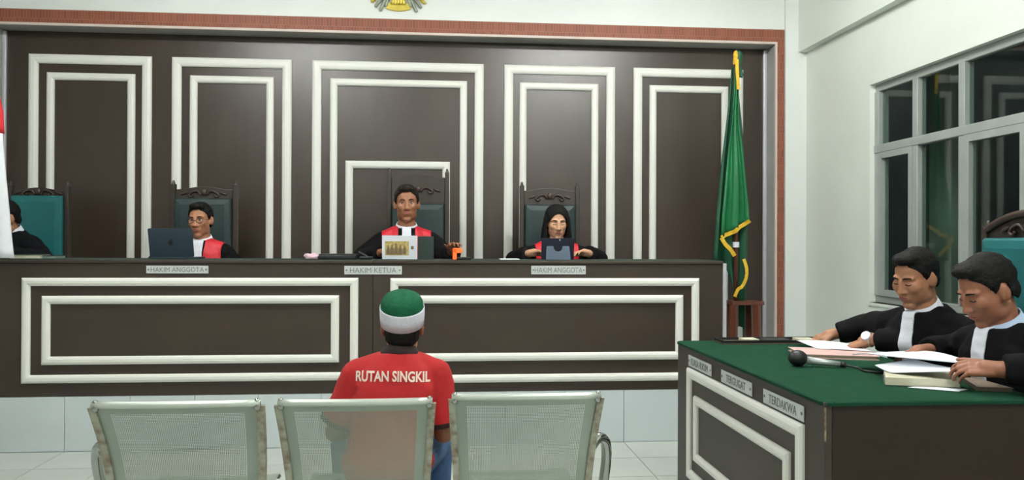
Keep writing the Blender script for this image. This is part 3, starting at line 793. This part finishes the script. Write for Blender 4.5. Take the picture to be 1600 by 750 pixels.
def jabot(info, w0, w1, top, bot, m=M_white, name='shirt_front', off=0.006):
    """strip of shirt on the chest, from top to bot (distances below the neck base)"""
    N, s, X, F = info['N'], info['s'], info['X'], info['F']
    k = (w1-w0)/(bot-top)
    pl = [(N-s*top, -s), (N-s*bot, s)]
    for sx in (-1, 1):
        d = (-s + X*(sx*k)).normalized(); no = d.cross(F).normalized()
        if no.dot(X)*sx > 0: no = -no
        pl.append((N-s*top+X*(sx*w0), no))
    return cut_planes(info['gme'], pl, lambda c, n: n.dot(F) > -0.2 and (c-info['P']).dot(F) > 0.02 and abs((c-info['P']).dot(X)) < 0.12, off, 0.006, name, m, info['root'])

def red_panels(info, sides=(-1, 1), x0=0.058, x1=0.168, bot=0.36):
    N, s, X, F = info['N'], info['s'], info['X'], info['F']
    for sx in sides:
        pl = [(N+X*(sx*x0), X*sx), (N+X*(sx*x1), -X*sx), (N-s*bot, s), (info['P']-F*0.015, F)]
        cut_planes(info['gme'], pl, lambda c, n: (c-N).dot(s) < 0.03 and (c-info['P']).dot(F) < 0.150, 0.005, 0.006, 'red_panel', M_red, info['root'])

def cuffs(info, m, r=0.040, name='shirt_cuff', back=0.0):
    for side in 'RL':
        a, e = info['ends'][side]; d = (e-a).normalized()
        G().cap(e-d*0.02, e+d*(0.014+back), r, r*0.96, 16, True, True).obj(name, m, info['root'], smooth=False)

# ---- judges --------------------------------------------------------
ROBE = dict(name='robe', mat=M_black, cuffr=0.062, inf=0.020)
def hair_mid(i): hair_short(i['MH'], M_brhair, i['root'], LINE, 0.002, 0.010)
jm = person('man in black robe with red shoulder panels seated at centre behind white calendar', (-0.262, 6.10, PZ), R(3), 1.12, 0.40, 0.49, 4, (0, 0, -1),
    dict(R=dict(e=(-0.60, 5.96, 1.20), w=(-0.42, 5.80, 1.262), d=(0.5, -0.8, 0), n=(0, 0, -1), curl=25),
         L=dict(e=(0.05, 5.98, 1.215), w=(0.075, 5.80, 1.275), d=(0.15, -0.75, 0.5), n=(0.1, -0.5, -0.8), curl=30, spread=8)),
    M_skin1, hair_mid, ROBE, hoff=(0, 0, 0.012))
collar(jm, M_white); jabot(jm, 0.028, 0.034, -0.03, 0.30); red_panels(jm, x0=0.055, x1=0.160)

def hair_left(i):
    hair_short(i['MH'], M_hair, i['root'], LINE, 0.0, 0.008)
    gl = G(); M = i['MH']
    for sx in (-1, 1):
        pts = [M @ Vector((sx*0.033+0.023*math.cos(a), -0.102+0.006*abs(math.cos(a)), 0.002+0.017*math.sin(a))) for a in [2*math.pi*k/16 for k in range(17)]]
        gl.tube(pts, 0.0018, 6); gl.tube([M @ Vector((sx*0.056, -0.096, 0.006)), M @ Vector((sx*0.080, -0.05, 0.006)), M @ Vector((sx*0.082, 0.01, 0.008))], 0.0016, 6)
    gl.tube([M @ Vector((-0.01, -0.106, 0.004)), M @ Vector((0, -0.110, 0.007)), M @ Vector((0.01, -0.106, 0.004))], 0.0016, 6)
    gl.obj('glasses', M_dark, i['root'], smooth=True)
jl = person('man in glasses and black robe with red panel seated behind slate laptop', (-1.745, 6.14, PZ), R(-8), 1.02, 0.415, 0.475, 5, (5, 2, -2),
    dict(R=dict(e=(-2.05, 6.02, 1.18), w=(-1.90, 5.80, 1.255), d=(0.3, -0.9, 0), n=(0, 0, -1)),
         L=dict(e=(-1.46, 6.12, 1.10), w=(-1.60, 5.99, 0.99), d=(-0.6, -0.5, -0.3), n=(0, 0, -1))),
    M_skin3, hair_left, ROBE, hoff=(0, 0, 0))
collar(jl, M_white); jabot(jl, 0.045, 0.052, -0.03, 0.30); red_panels(jl, x0=0.058, x1=0.165)

def hair_long(i):
    M = i['MH']; g = G()
    g.ell((0, 0.020, 0.036), (0.090, 0.108, 0.098))
    g.ell((0, 0.055, -0.06), (0.088, 0.060, 0.11))
    for sx in (-1, 1):
        g.cap((sx*0.070, 0.0, 0.03), (sx*0.083, -0.004, -0.11), 0.030, 0.034, 12)
        g.cap((sx*0.083, -0.004, -0.11), (sx*0.080, -0.030, -0.21), 0.034, 0.020, 12)
    me = remesh(g, 'hair', 0.005, 3)
    bm = bmesh.new(); bm.from_mesh(me)
    dead = []
    for v in bm.verts:
        c = v.co
        if c.y < -0.02 and (c.x/0.073)**2 + ((c.z+0.034)/0.112)**2 < 1 + 0.05*noise.noise(c*40): dead.append(v)
    bmesh.ops.delete(bm, geom=dead, context='VERTS'); bm.normal_update()
    for v in bm.verts: v.co += v.normal*(0.004*noise.noise(Vector((v.co.x*70, v.co.y*70, v.co.z*9))))
    bm.to_mesh(me); bm.free(); me.transform(M)
    o = link('hair', me, M_hair, i['root']); s = o.modifiers.new('solid', 'SOLIDIFY'); s.thickness = 0.010; s.offset = -1
jw = person('long-haired woman in black robe with red panels looking down at navy tablet', (0.865, 6.16, PZ), R(2), 1.02, 0.43, 0.465, 8, (13, 0, 0),
    dict(R=dict(e=(0.545, 6.02, 1.215), w=(0.640, 5.80, 1.262), d=(0.75, -0.45, 0.1), n=(0.1, -0.3, -0.9), curl=22),
         L=dict(e=(1.185, 6.02, 1.215), w=(1.055, 5.80, 1.262), d=(-0.75, -0.45, 0.1), n=(-0.1, -0.3, -0.9), curl=22)),
    M_skin2, hair_long, ROBE, width=0.92, eyes='down')
collar(jw, M_white, r=0.062); jabot(jw, 0.030, 0.036, -0.03, 0.30); red_panels(jw, x0=0.085, x1=0.160)

SUIT = dict(name='jacket', mat=M_navy, inf=0.018, cuffr=0.05)
def hair_clerk(i): hair_short(i['MH'], M_hair, i['root'], LINE, 0.002, 0.006)
ck = person('person in black jacket and white shirt half hidden behind the white flag', (-3.05, 6.20, PZ), R(-22), 1.02, 0.49, 0.46, 12, (18, -12, 0),
    dict(R=dict(e=(-3.42, 6.05, 1.20), w=(-3.28, 5.83, 1.262), d=(0.4, -0.9, 0), n=(0, 0, -1)),
         L=dict(e=(-2.81, 6.02, 1.20), w=(-3.02, 5.83, 1.262), d=(-0.7, -0.7, 0), n=(0, 0, -1))),
    M_skin3, hair_clerk, SUIT, hoff=(0, -0.03, -0.05))
collar(ck, M_white); jabot(ck, 0.055, 0.012, -0.03, 0.24)

# ---- counsel at the table -------------------------------------------
LROBE = dict(name='robe', mat=M_black, inf=0.020, cuffr=0.052, vox=0.008)
def hair_c1(i): hair_short(i['MH'], M_hair, i['root'], LINE, 0.000, 0.006)
c1 = person('man in black robe with wristwatch leafing through papers at counsel table', (2.285, 3.535, 0), R(-68), 1.04, 0.46, 0.47, 14, (18, -2, 3),
    dict(R=dict(e=(2.16, 3.93, 0.92), w=(2.01, 3.99, 0.872), d=(-0.85, 0.2, -0.25), n=(0, 0.1, -1), curl=18, spread=7),
         L=dict(e=(2.20, 3.36, 0.905), w=(2.005, 3.63, 0.885), d=(-0.75, 0.42, -0.35), n=(0, 0.1, -1), curl=16, spread=8)),
    M_skin3, hair_c1, LROBE, voxel=0.0045, hoff=(0, -0.02, -0.01), fat=0.014, width=1.05, eyes='down')
collar(c1, M_white); jabot(c1, 0.027, 0.033, -0.03, 0.34)
a, e = c1['ends']['L']; d = (c1['J']['L'][2]-e).normalized(); wp = c1['J']['L'][2]
wt = G(); wt.cap(wp-d*0.006, wp+d*0.020, 0.0335, 0.033, 18, True, True); wo = wt.obj('watch_strap', M_steel_b, c1['root'], smooth=False)
nrm = c1['inv3'] @ Vector((-0.35, -0.75, 0.55)).normalized(); nrm = (nrm - d*nrm.dot(d)).normalized()
cc = wp+d*0.007
G().cap(cc+nrm*0.028, cc+nrm*0.040, 0.022, 0.021, 18, True, True).obj('watch_face', M_watch, wo)

c2 = person('man in black robe seated nearest the camera at the counsel table reading papers', (2.20, 2.86, 0), R(-85), 1.04, 0.45, 0.47, 13, (26, -4, 2),
    dict(R=dict(e=(2.12, 3.16, 0.90), w=(1.935, 3.09, 0.905), d=(-0.9, 0.05, -0.15), n=(-0.1, -0.35, -0.9), curl=20, spread=5),
         L=dict(e=(2.10, 2.52, 0.905), w=(1.90, 2.62, 0.905), d=(-0.85, 0.5, 0.0), n=(0.1, 0.5, -0.75), curl=30, spread=3)),
    M_skin4, hair_c1, LROBE, voxel=0.0045, hoff=(0, -0.035, -0.02), fat=0.008, width=1.03, eyes='down')
collar(c2, mat('pale_blue_collar', (176, 196, 224), 0.7, var=0.03)); jabot(c2, 0.029, 0.038, -0.03, 0.34)


# ---- defendant, seen from behind -------------------------------------
TEE = dict(name='shirt', mat=M_shirtred, inf=0.022, short=True, trousers=M_jeans, vox=0.008)
def hat(i):
    M = i['MH']
    ln = [(-0.12, 0.05), (-0.03, 0.03), (0.0, -0.02), (0.012, 0.02), (0.030, 0.010), (0.042, -0.045), (0.07, -0.078), (0.13, -0.085)]
    hair_short(M, M_hair, i['root'], ln, 0.0, 0.0)
    T = M @ Matrix.Translation((0, 0.016, 0.030)) @ Matrix.Rotation(R(-14), 4, 'X')
    def el(z, k): return [T @ Vector((0.090*k*math.cos(2*math.pi*j/40), 0.104*k*math.sin(2*math.pi*j/40), z)) for j in range(40)]
    g = G(); g.rings([el(-0.006, 0.965), el(-0.008, 1.0), el(0.03, 1.025), el(0.062, 1.03), el(0.068, 1.015), el(0.066, 0.96)], cap=False)
    b = g.obj('hat_band', M_hatw, i['root'], smooth=True); so = b.modifiers.new('s', 'SOLIDIFY'); so.thickness = 0.003
    g = G(); g.rings([el(0.050, 0.985), el(0.068, 0.985), el(0.088, 0.95), el(0.106, 0.84), el(0.118, 0.62), el(0.124, 0.34), el(0.126, 0.08)])
    g.obj('hat_crown', M_hatg, i['root'], smooth=True)
df = person('man in red RUTAN SINGKIL shirt and green white cap seated facing the judges', (-0.207, 3.22, 0), R(181), 0.97, 0.40, 0.43, 7, (-6, 0, 0),
    dict(R=dict(e=(0.012, 3.29, 0.56), w=(0.0, 3.52, 0.525), d=(-0.3, 0.9, -0.1), n=(0, 0, -1)),
         L=dict(e=(-0.425, 3.30, 0.57), w=(-0.38, 3.52, 0.525), d=(0.3, 0.9, -0.1), n=(0, 0, -1))),
    M_skin4, hat, TEE, voxel=0.006, hoff=(-0.008, 0, -0.035), slean=-5.5, width=0.93, kx=0.21)
collar(df, M_cuff, r=0.070, h=0.030, up=0.020)
for side in 'RL':
    S, e = df['ends'][side]; d = (e-S).normalized()
    G().cap(e-d*0.014, e+d*0.006, 0.0795, 0.0795, 20, True, True).obj('sleeve_rib', M_cuff, df['root'])
# lettering laid on the back of the shirt
bpy.context.view_layer.update()
mwx = df['root'].matrix_world.copy(); 
bvh = BVHTree.FromPolygons([mwx @ v.co for v in df['gme'].vertices], [tuple(p.vertices) for p in df['gme'].polygons])
tm = txt_mesh('RUTAN SINGKIL', 0.052, 0.0, 0.0016, width=0.288)
bm = bmesh.new(); bm.from_mesh(tm); bmesh.ops.triangulate(bm, faces=bm.faces)
bmesh.ops.subdivide_edges(bm, edges=[e for e in bm.edges if e.calc_length() > 0.012], cuts=2)
inv = mwx.inverted()
for v in bm.verts:
    p = Vector((-0.186+v.co.x, 2.6, 0.818+v.co.y*1.0-0.012*v.co.x-0.35*(v.co.x**2)))
    hit = bvh.ray_cast(p, Vector((0, 1, 0)))
    q = hit[0]+Vector((0, -0.0035, 0)) if hit[0] else p
    v.co = inv @ q
bm.to_mesh(tm); bm.free()
link('lettering', tm, M_lettershirt, df['root'])

# ================================================================== FLAGS
def cloth(name, rows, parent, m, thick=0.004):
    me_g = G(); me_g.rings(rows, cap=False, closed=False)
    o = me_g.obj(name, m, parent, smooth=True); s = o.modifiers.new('solid', 'SOLIDIFY'); s.thickness = thick; s.offset = 0
    return o
fl = thing('standing_flag', 'green flag with gold fringe on wooden pole beside the panelled wall', 'flag', (2.43, 6.50, PZ))
G().cap((0, 0, 0.30), (-0.012, 0, 2.50), 0.020, 0.016, 12, True, True).obj('pole', M_redwood, fl, smooth=True)
G().cap((-0.004, 0, 0.955), (-0.004, 0, 1.000), 0.027, 0.027, 14, True, True).obj('pole_ring', M_white, fl)
g = G(); g.cap((-0.012, 0, 2.48), (-0.012, 0, 2.53), 0.022, 0.018, 10); g.ell((-0.012, -0.002, 2.545), (0.02, 0.02, 0.04)); g.obj('finial', M_gold, fl, smooth=True)
def flag_rows(zt, hem, xl, xr, y0, amp, folds, ph, nz=26, nu=49):
    rows = []
    for i in range(nz):
        t = i/(nz-1); row = []
        for j in range(nu):
            u = j/(nu-1); zb = hem(u); z = zt+(zb-zt)*t
            k = (zt-z)/(zt-0.9)
            a = xl(z); b = xr(z); x = a+(b-a)*u
            y = y0 - 0.01 - amp*(0.25+0.75*k)*math.sin(u*folds*math.pi+ph) - 0.01*math.sin(9*t+u*3)
            row.append((x+0.008*math.sin(u*folds*2*math.pi)*k, y, z))
        rows.append(row)
    return rows
def lerpf(pts):
    def f(v):
        for (a, p), (b, q) in zip(pts, pts[1:]):
            if a <= v <= b: return p+(q-p)*(v-a)/(b-a)
        return pts[0][1] if v < pts[0][0] else pts[-1][1]
    return f
# heights below are above the dais
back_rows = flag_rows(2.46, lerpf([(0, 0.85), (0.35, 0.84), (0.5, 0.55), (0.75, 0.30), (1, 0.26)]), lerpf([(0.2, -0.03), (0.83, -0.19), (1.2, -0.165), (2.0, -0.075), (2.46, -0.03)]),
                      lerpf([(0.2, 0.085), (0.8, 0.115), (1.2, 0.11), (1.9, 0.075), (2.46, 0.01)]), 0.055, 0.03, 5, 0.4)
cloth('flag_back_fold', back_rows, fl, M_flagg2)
front_rows = flag_rows(2.44, lerpf([(0, 1.035), (0.5, 1.09), (1, 1.175)]), lerpf([(0.9, -0.16), (1.2, -0.150), (2.0, -0.06), (2.44, -0.035)]),
                       lerpf([(0.9, 0.095), (1.3, 0.085), (1.95, 0.0), (2.44, 0.0)]), -0.035, 0.022, 4, 1.0)
cloth('flag_front_fold', front_rows, fl, M_flagg)
def fringe(pts, w=0.032):
    pts = catmull(pts, 5); g = G(); rings = []
    for i, p in enumerate(pts):
        d = (pts[min(i+1, len(pts)-1)]-pts[max(i-1, 0)]).normalized(); n = Vector((0, 1, 0)).cross(d).normalized()
        rings.append([p+n*w/2+Vector((0, -0.004, 0)), p+n*w/2+Vector((0, 0.004, 0)), p-n*w/2+Vector((0, 0.004, 0)), p-n*w/2+Vector((0, -0.004, 0))])
    g.rings(rings); return g.obj('fringe', M_gold, fl, smooth=False)
hem = [Vector(p)+Vector((0, -0.012, 0)) for p in front_rows[-1]]
fringe([hem[i] for i in (48, 40, 32, 24, 16, 8, 0)])
h0 = hem[0]
fringe([h0, h0+Vector((0.03, 0.0, -0.05)), h0+Vector((0.08, 0.0, -0.10)), h0+Vector((0.115, 0.01, -0.15))])
fringe([(0.045, -0.045, 0.86), (0.068, -0.05, 0.78), (0.062, -0.05, 0.70), (0.03, -0.05, 0.635), (-0.005, -0.05, 0.61), (-0.03, -0.045, 0.55)], 0.026)
fringe([(-0.018, -0.05, 2.50), (-0.022, -0.062, 2.42), (-0.018, -0.066, 2.34), (-0.012, -0.066, 2.25)], 0.026)
cloth('ribbon', [[(0.0+0.05*u+0.01*math.sin(9*t), 0.02+0.006*math.sin(7*u+5*t), 2.60-0.22*t-0.02*u) for u in (0, .25, .5, .75, 1)] for t in [k/10 for k in range(11)]], fl, M_flagg2)
# wooden stool-like stand
g = G(); g.box(-0.07, 0.20, -0.10, 0.10, 0.485, 0.515); st = g.obj('stand_top', M_redwood, fl, bevel=0.004)
for (x, y) in ((-0.05, -0.08), (0.155, -0.08), (-0.05, 0.08), (0.155, 0.08)):
    G().cap((x, y, 0.0), (x+(0.0 if x < 0 else -0.012), y, 0.486), 0.030, 0.036, 4, True, True).obj('stand_leg', M_redwood, fl)
G().box(-0.07, 0.18, -0.10, 0.10, 0.05, 0.08).obj('stand_shelf', M_redwood, fl)

fr_ = thing('standing_flag', 'red and white flag hanging at the left edge of the picture', 'flag', (-2.80, 5.02, 0))
G().cap((0, 0, 0), (0, 0, 2.60), 0.016, 0.014, 12, True, True).obj('pole', M_redwood, fr_, smooth=True)
G().cap((0, 0, 0), (0, 0, 0.06), 0.16, 0.13, 20, True, True).obj('base', M_dark, fr_)
G().ell((0, 0, 2.63), (0.025, 0.025, 0.05)).obj('finial', M_gold, fr_, smooth=True)
xr = lerpf([(1.2, 0.292), (1.30, 0.280), (1.9, 0.232), (2.1, 0.222), (2.35, 0.17), (2.5, 0.04)])
def rw(z0, z1, n):
    return [[(0.0+(xr(z0+(z1-z0)*t)+0.0)*u, -0.02-0.035*math.sin(u*9+t*0.7)*(0.4+u*0.6), z0+(z1-z0)*t+0.0*u) for u in [k/30 for k in range(31)]] for t in [k/n for k in range(n+1)]]
cloth('red_field', rw(2.50, 1.965, 12), fr_, M_flagr); cloth('white_field', rw(1.965, 1.235, 16), fr_, M_flagw)

# ================================================================== THINGS ON THE BENCH
BZ = 1.2195
lp = thing('laptop', 'slate grey laptop open on the bench before the judge in glasses', 'laptop', (-1.80, 5.60, BZ), R(-2))
G().box(-0.150, 0.150, 0.0, 0.21, 0.0, 0.012).obj('base', M_laptop, lp, bevel=0.003)
g = G(); g.prism(rr(-0.145, 0.145, 0.0, 0.195, 0.010), 0.006, Matrix.Translation((0, 0.0, 0.012)) @ Matrix.Rotation(R(14), 4, 'X')); ld = g.obj('lid', M_laptop, lp)
Ml = Matrix.Translation((0, -0.0012, 0.012)) @ Matrix.Rotation(R(14), 4, 'X')
ap = [(0.016*math.cos(t)*(1-0.12*math.sin(t)), 0.017*math.sin(t)) for t in [2*math.pi*k/24 for k in range(24)]]
ap = [(x if not (x > 0.008 and -0.008 < z < 0.010) else x-0.006, z) for x, z in ap]
g = G(); g.prism([(x+0.0, z+0.098) for x, z in ap], 0.0012, Ml); g.prism([(x*0.3+0.004, z*0.28+0.121) for x, z in ap], 0.0012, Ml); g.obj('lid_mark', M_dark, ld)

cal = thing('desk_calendar', 'white desk calendar with yellow printed picture before the central judge', 'calendar', (-0.285, 5.58, BZ), R(2))
Mc = Matrix.Rotation(R(10), 4, 'X')
fp = G().box(-0.119, 0.119, 0, 0.003, 0, 0.164, Mc).obj('front_card', M_paper, cal)
G().box(-0.119, 0.119, -0.003, 0, 0, 0.163, Matrix.Translation((0, 0.058, 0)) @ Matrix.Rotation(R(-10), 4, 'X')).obj('rear_card', M_paper, cal)
G().box(-0.098, 0.062, -0.0012, 0, 0.028, 0.125, Mc).obj('printed_picture', M_photo, fp)
for (x, w, z, h) in ((-0.078, 0.012, 0.034, 0.062), (-0.052, 0.014, 0.032, 0.07), (-0.024, 0.013, 0.034, 0.076), (0.004, 0.014, 0.032, 0.068), (0.032, 0.012, 0.036, 0.060)):
    G().prism([(x-w, z), (x+w, z), (x+w*0.9, z+h*0.6), (x+w*0.4, z+h*0.75), (x+w*0.35, z+h), (x-w*0.35, z+h), (x-w*0.4, z+h*0.75), (x-w*0.9, z+h*0.6)], -0.0018, Mc).obj('printed_figure', M_photod, fp)
G().box(0.076, 0.094, -0.0012, 0, 0.070, 0.092, Mc).obj('printed_mark', M_photod, fp)

tg = thing('tablet', 'dark green-grey tablet propped beside the white calendar', 'tablet', (-0.108, 5.60, BZ), R(0))
G().prism(rr(-0.054, 0.054, 0, 0.158, 0.006), 0.009, Matrix.Rotation(R(8), 4, 'X')).obj('cover', M_dgreen, tg)
G().box(-0.03, 0.03, 0.0, 0.004, 0.0, 0.10, Matrix.Translation((0, 0.055, 0)) @ Matrix.Rotation(R(-22), 4, 'X')).obj('stand', M_dgreen, tg)

def crumple(name, label, cat, loc, r, m, seed):
    g = G(); g.ell((0, 0, r[2]*0.8), r, n=20, k=12); me = remesh(g, name, min(r)*0.28, 0)
    displace(me, lambda c: noise.noise(c*26+Vector((seed, 0, 0)))*min(r)*0.9)
    for v in me.vertices: v.co.z = max(0, v.co.z)
    o = link(name, me, m); o.location = loc; tag(o, label, cat); return o
crumple('crumpled_tissue', 'crumpled pink tissue on the bench beside the flat black case', 'tissue', (-0.875, 5.56, BZ), (0.065, 0.05, 0.022), mat('pink_tissue', (226, 190, 200), 0.85, var=0.06), 3)
bc = thing('flat_case', 'flat black case lying on the bench beside the pink tissue', 'case', (-0.70, 5.60, BZ))
G().box(-0.125, 0.125, -0.08, 0.08, 0.0, 0.028).obj('body', M_dark, bc, bevel=0.006); G().box(-0.122, 0.122, -0.078, 0.078, 0.028, 0.036).obj('lid', M_dark, bc, bevel=0.004)
sm = thing('desk_microphone', 'small black microphone on the bench between black case and calendar', 'microphone', (-0.51, 5.58, BZ))
G().box(-0.045, 0.045, -0.04, 0.04, 0, 0.02).obj('base', M_dark, sm, bevel=0.006); G().cap((0, 0, 0.02), (-0.05, 0.02, 0.045), 0.008, 0.010, 8).obj('capsule', M_dark, sm, smooth=True)
og = thing('indicator_light', 'glowing orange light on small black base beside the central judge', 'light', (0.105, 5.44, BZ))
G().box(-0.01, 0.095, 0.0, 0.06, 0, 0.018).obj('base', M_dark, og, bevel=0.005)
g = G(); g.prism(rr(-0.03, -0.004, -0.008, 0.066, 0.006, 3), 0.02, Matrix.Translation((0, -0.024, 0.010))); g.prism(rr(-0.03, 0.034, 0.036, 0.068, 0.008, 3), 0.02, Matrix.Translation((0, -0.024, 0.010))); g.obj('lens', M_orange, og, bevel=0.003)

tw = thing('tablet', 'navy tablet with grey-blue stand flap held by the long-haired judge', 'tablet', (0.81, 5.62, BZ), R(1))
MT2 = Matrix.Rotation(R(12), 4, 'X')
G().prism(rr(-0.115, 0.115, 0, 0.150, 0.008), 0.010, MT2).obj('case', M_case, tw)
fp_ = [(-0.088, 0), (0.088, 0), (0.080, 0.095), (0.032, 0.098), (0.030, 0.078), (0.018, 0.062), (0, 0.057), (-0.018, 0.062), (-0.030, 0.078), (-0.032, 0.098), (-0.080, 0.095)]
G().prism(fp_, 0.003, Matrix.Translation((0, -0.040, 0)) @ Matrix.Rotation(R(-12), 4, 'X')).obj('stand_flap', M_flap, tw)
G().cap((0.012, -0.001, 0.140), (0.012, -0.003, 0.140), 0.006, 0.006, 10, True, True, M=MT2).obj('camera', M_silver, tw)
tag(G().box(0.40, 0.53, 5.48, 5.66, BZ, BZ+0.006).obj('paper_stack', M_paper), 'few white sheets lying on the bench left of the navy tablet', 'paper')
bk = thing('closed_book', 'cream edged closed book on the bench before the jacketed person', 'book', (-2.685, 5.55, BZ), R(2))
G().box(-0.094, 0.094, -0.07, 0.07, 0.003, 0.025).obj('pages', M_cream, bk); G().box(-0.096, 0.097, -0.073, 0.073, 0.025, 0.028).obj('cover', M_dgreen, bk); G().box(-0.096, 0.097, -0.073, 0.073, 0, 0.003).obj('cover', M_dgreen, bk)
bg = thing('closed_book', 'small green book beside the cream edged book', 'book', (-2.54, 5.56, BZ), R(-4))
G().box(-0.042, 0.042, -0.06, 0.06, 0.003, 0.018).obj('pages', mat('greenish_pages', (112, 136, 122), 0.7), bg); G().box(-0.043, 0.043, -0.062, 0.062, 0.018, 0.021).obj('cover', M_dgreen, bg); G().box(-0.043, 0.043, -0.062, 0.062, 0, 0.003).obj('cover', M_dgreen, bg)

# ================================================================== THINGS ON THE COUNSEL TABLE
TT = TZ+0.0005
def sheet(name, corners, label, m, thick=0.002, curl=0.0, group=None, cat='paper', n=14):
    c = [Vector(p) for p in corners]; rows = []
    for i in range(n+1):
        v = i/n; row = []
        for j in range(n+1):
            u = j/n; p = c[0]*(1-u)*(1-v)+c[1]*u*(1-v)+c[2]*u*v+c[3]*(1-u)*v
            row.append(p+Vector((0, 0, curl*math.sin(math.pi*u)*(0.4+0.6*v))))
        rows.append(row)
    g = G(); g.rings(rows, cap=False, closed=False); o = g.obj(name, m, smooth=True)
    s = o.modifiers.new('solid', 'SOLIDIFY'); s.thickness = thick; s.offset = 1
    return tag(o, label, cat, group)
tr = thing('document_tray', 'dark flat document tray at the far end of the green table', 'tray', (1.70, 4.075, TT))
G().box(-0.27, 0.27, -0.075, 0.075, 0, 0.006).obj('tray_base', M_brownf, tr, bevel=0.002)
for (a, b, c_, d_) in ((-0.27, 0.27, -0.075, -0.069), (-0.27, 0.27, 0.069, 0.075), (-0.27, -0.264, -0.069, 0.069), (0.264, 0.27, -0.069, 0.069)):
    G().box(a, b, c_, d_, 0.006, 0.020).obj('tray_rim', M_dark, tr)
tag(G().box(1.545, 1.625, 4.02, 4.10, TT+0.0062, TT+0.024).obj('note_block', M_cream, bevel=0.002), 'small cream note block in the dark document tray', 'paper')
tag(G().box(1.66, 1.80, 4.03, 4.12, TT+0.0062, TT+0.020).obj('phone_case', M_dark, bevel=0.005), 'black flat case lying in the document tray', 'case')
tag(G().box(1.84, 1.93, 4.02, 4.11, TT+0.0062, TT+0.022).obj('paper_stack', M_cream, bevel=0.002), 'cream paper pad beside black case in document tray', 'paper')
pf = thing('pink_folder', 'pale pink open document folder under the watch-wearing counsel\'s papers', 'folder', (0, 0, TT))
def quad_box(g, c, z0, z1):
    g.add([(x, y, z0) for x, y in c]+[(x, y, z1) for x, y in c], [(3, 2, 1, 0), (4, 5, 6, 7)]+[(i, (i+1) % 4, (i+1) % 4+4, i+4) for i in range(4)]); return g
quad_box(G(), [(1.61, 3.50), (1.92, 3.40), (1.985, 3.62), (1.66, 3.755)], 0.0, 0.004).obj('cover', M_pink, pf)
quad_box(G(), [(1.625, 3.508), (1.915, 3.412), (1.975, 3.62), (1.668, 3.742)], 0.004, 0.016).obj('pages', M_cream, pf)
quad_box(G(), [(1.61, 3.50), (1.92, 3.40), (1.985, 3.62), (1.66, 3.755)], 0.016, 0.019).obj('cover', M_pink, pf)
sheet('paper_sheet', [(1.76, 3.66, TT+0.0205), (1.97, 3.54, TT+0.0205), (1.985, 3.80, TT+0.026), (1.80, 3.97, TT+0.022)], 'white paper sheet under the hands of the watch-wearing counsel', M_paper, curl=0.006)
mc = thing('microphone', 'black headed microphone with silver handle lying on green felt', 'microphone', (1.49, 3.275, TT), 0)
g = G(); g.ell((0, 0, 0.034), (0.040, 0.036, 0.034)); g.obj('foam_head', M_dark, mc, smooth=True)
G().cap((0.035, -0.012, 0.026), (0.155, -0.060, 0.015), 0.017, 0.011, 12, True, True).obj('handle', M_silver, mc, smooth=True)
G().cap((0.155, -0.060, 0.015), (0.175, -0.068, 0.014), 0.012, 0.012, 12, True, True).obj('plug', M_dark, mc, smooth=True)
G().tube(catmull([(0.17, -0.066, 0.013), (0.21, -0.10, 0.006), (0.20, -0.17, 0.005), (0.25, -0.215, 0.005), (0.33, -0.19, 0.005), (0.42, -0.15, 0.005), (0.49, -0.14, 0.005)], 6), 0.0045, 8).obj('cable', M_dark, mc, smooth=True)
bs = thing('document_stack', 'thick cream document bundle on green felt under the nearer counsel\'s papers', 'documents', (0, 0, TT))
quad_box(G(), [(1.60, 2.80), (1.84, 2.72), (1.96, 2.93), (1.72, 3.03)], 0, 0.003).obj('cover', M_dgreen, bs)
quad_box(G(), [(1.605, 2.803), (1.838, 2.727), (1.952, 2.928), (1.722, 3.022)], 0.003, 0.030).obj('pages', M_cream, bs)
sheet('paper_sheet', [(1.66, 2.755, TT+0.0008), (1.79, 2.665, TT+0.0008), (1.85, 2.70, TT+0.0008), (1.72, 2.78, TT+0.0008)], 'white sheet edge showing under the cream document bundle', M_paper, 0.0015)
bf = thing('brown_folder', 'brown folder lying on felt beside the cream document bundle', 'folder', (0, 0, TT))
quad_box(G(), [(1.87, 2.68), (1.975, 2.645), (1.985, 2.86), (1.945, 2.87)], 0.0005, 0.012).obj('pages', M_brownf, bf)
quad_box(G(), [(1.868, 2.678), (1.978, 2.643), (1.987, 2.863), (1.945, 2.872)], 0.012, 0.015).obj('cover', M_brownf, bf)
sheet('paper_sheet', [(1.72, 3.26, 0.868), (1.70, 3.00, 0.90), (1.86, 2.68, 0.912), (1.92, 3.12, 0.900)], 'upper white sheets held open by the nearer counsel', M_paper, 0.004, curl=0.012)
sheet('paper_sheet', [(1.685, 3.02, 0.862), (1.67, 2.88, 0.856), (1.85, 2.66, 0.895), (1.80, 2.95, 0.895)], 'lower folded white sheet hanging from the nearer counsel\'s hand', M_paper, 0.003, curl=-0.006)
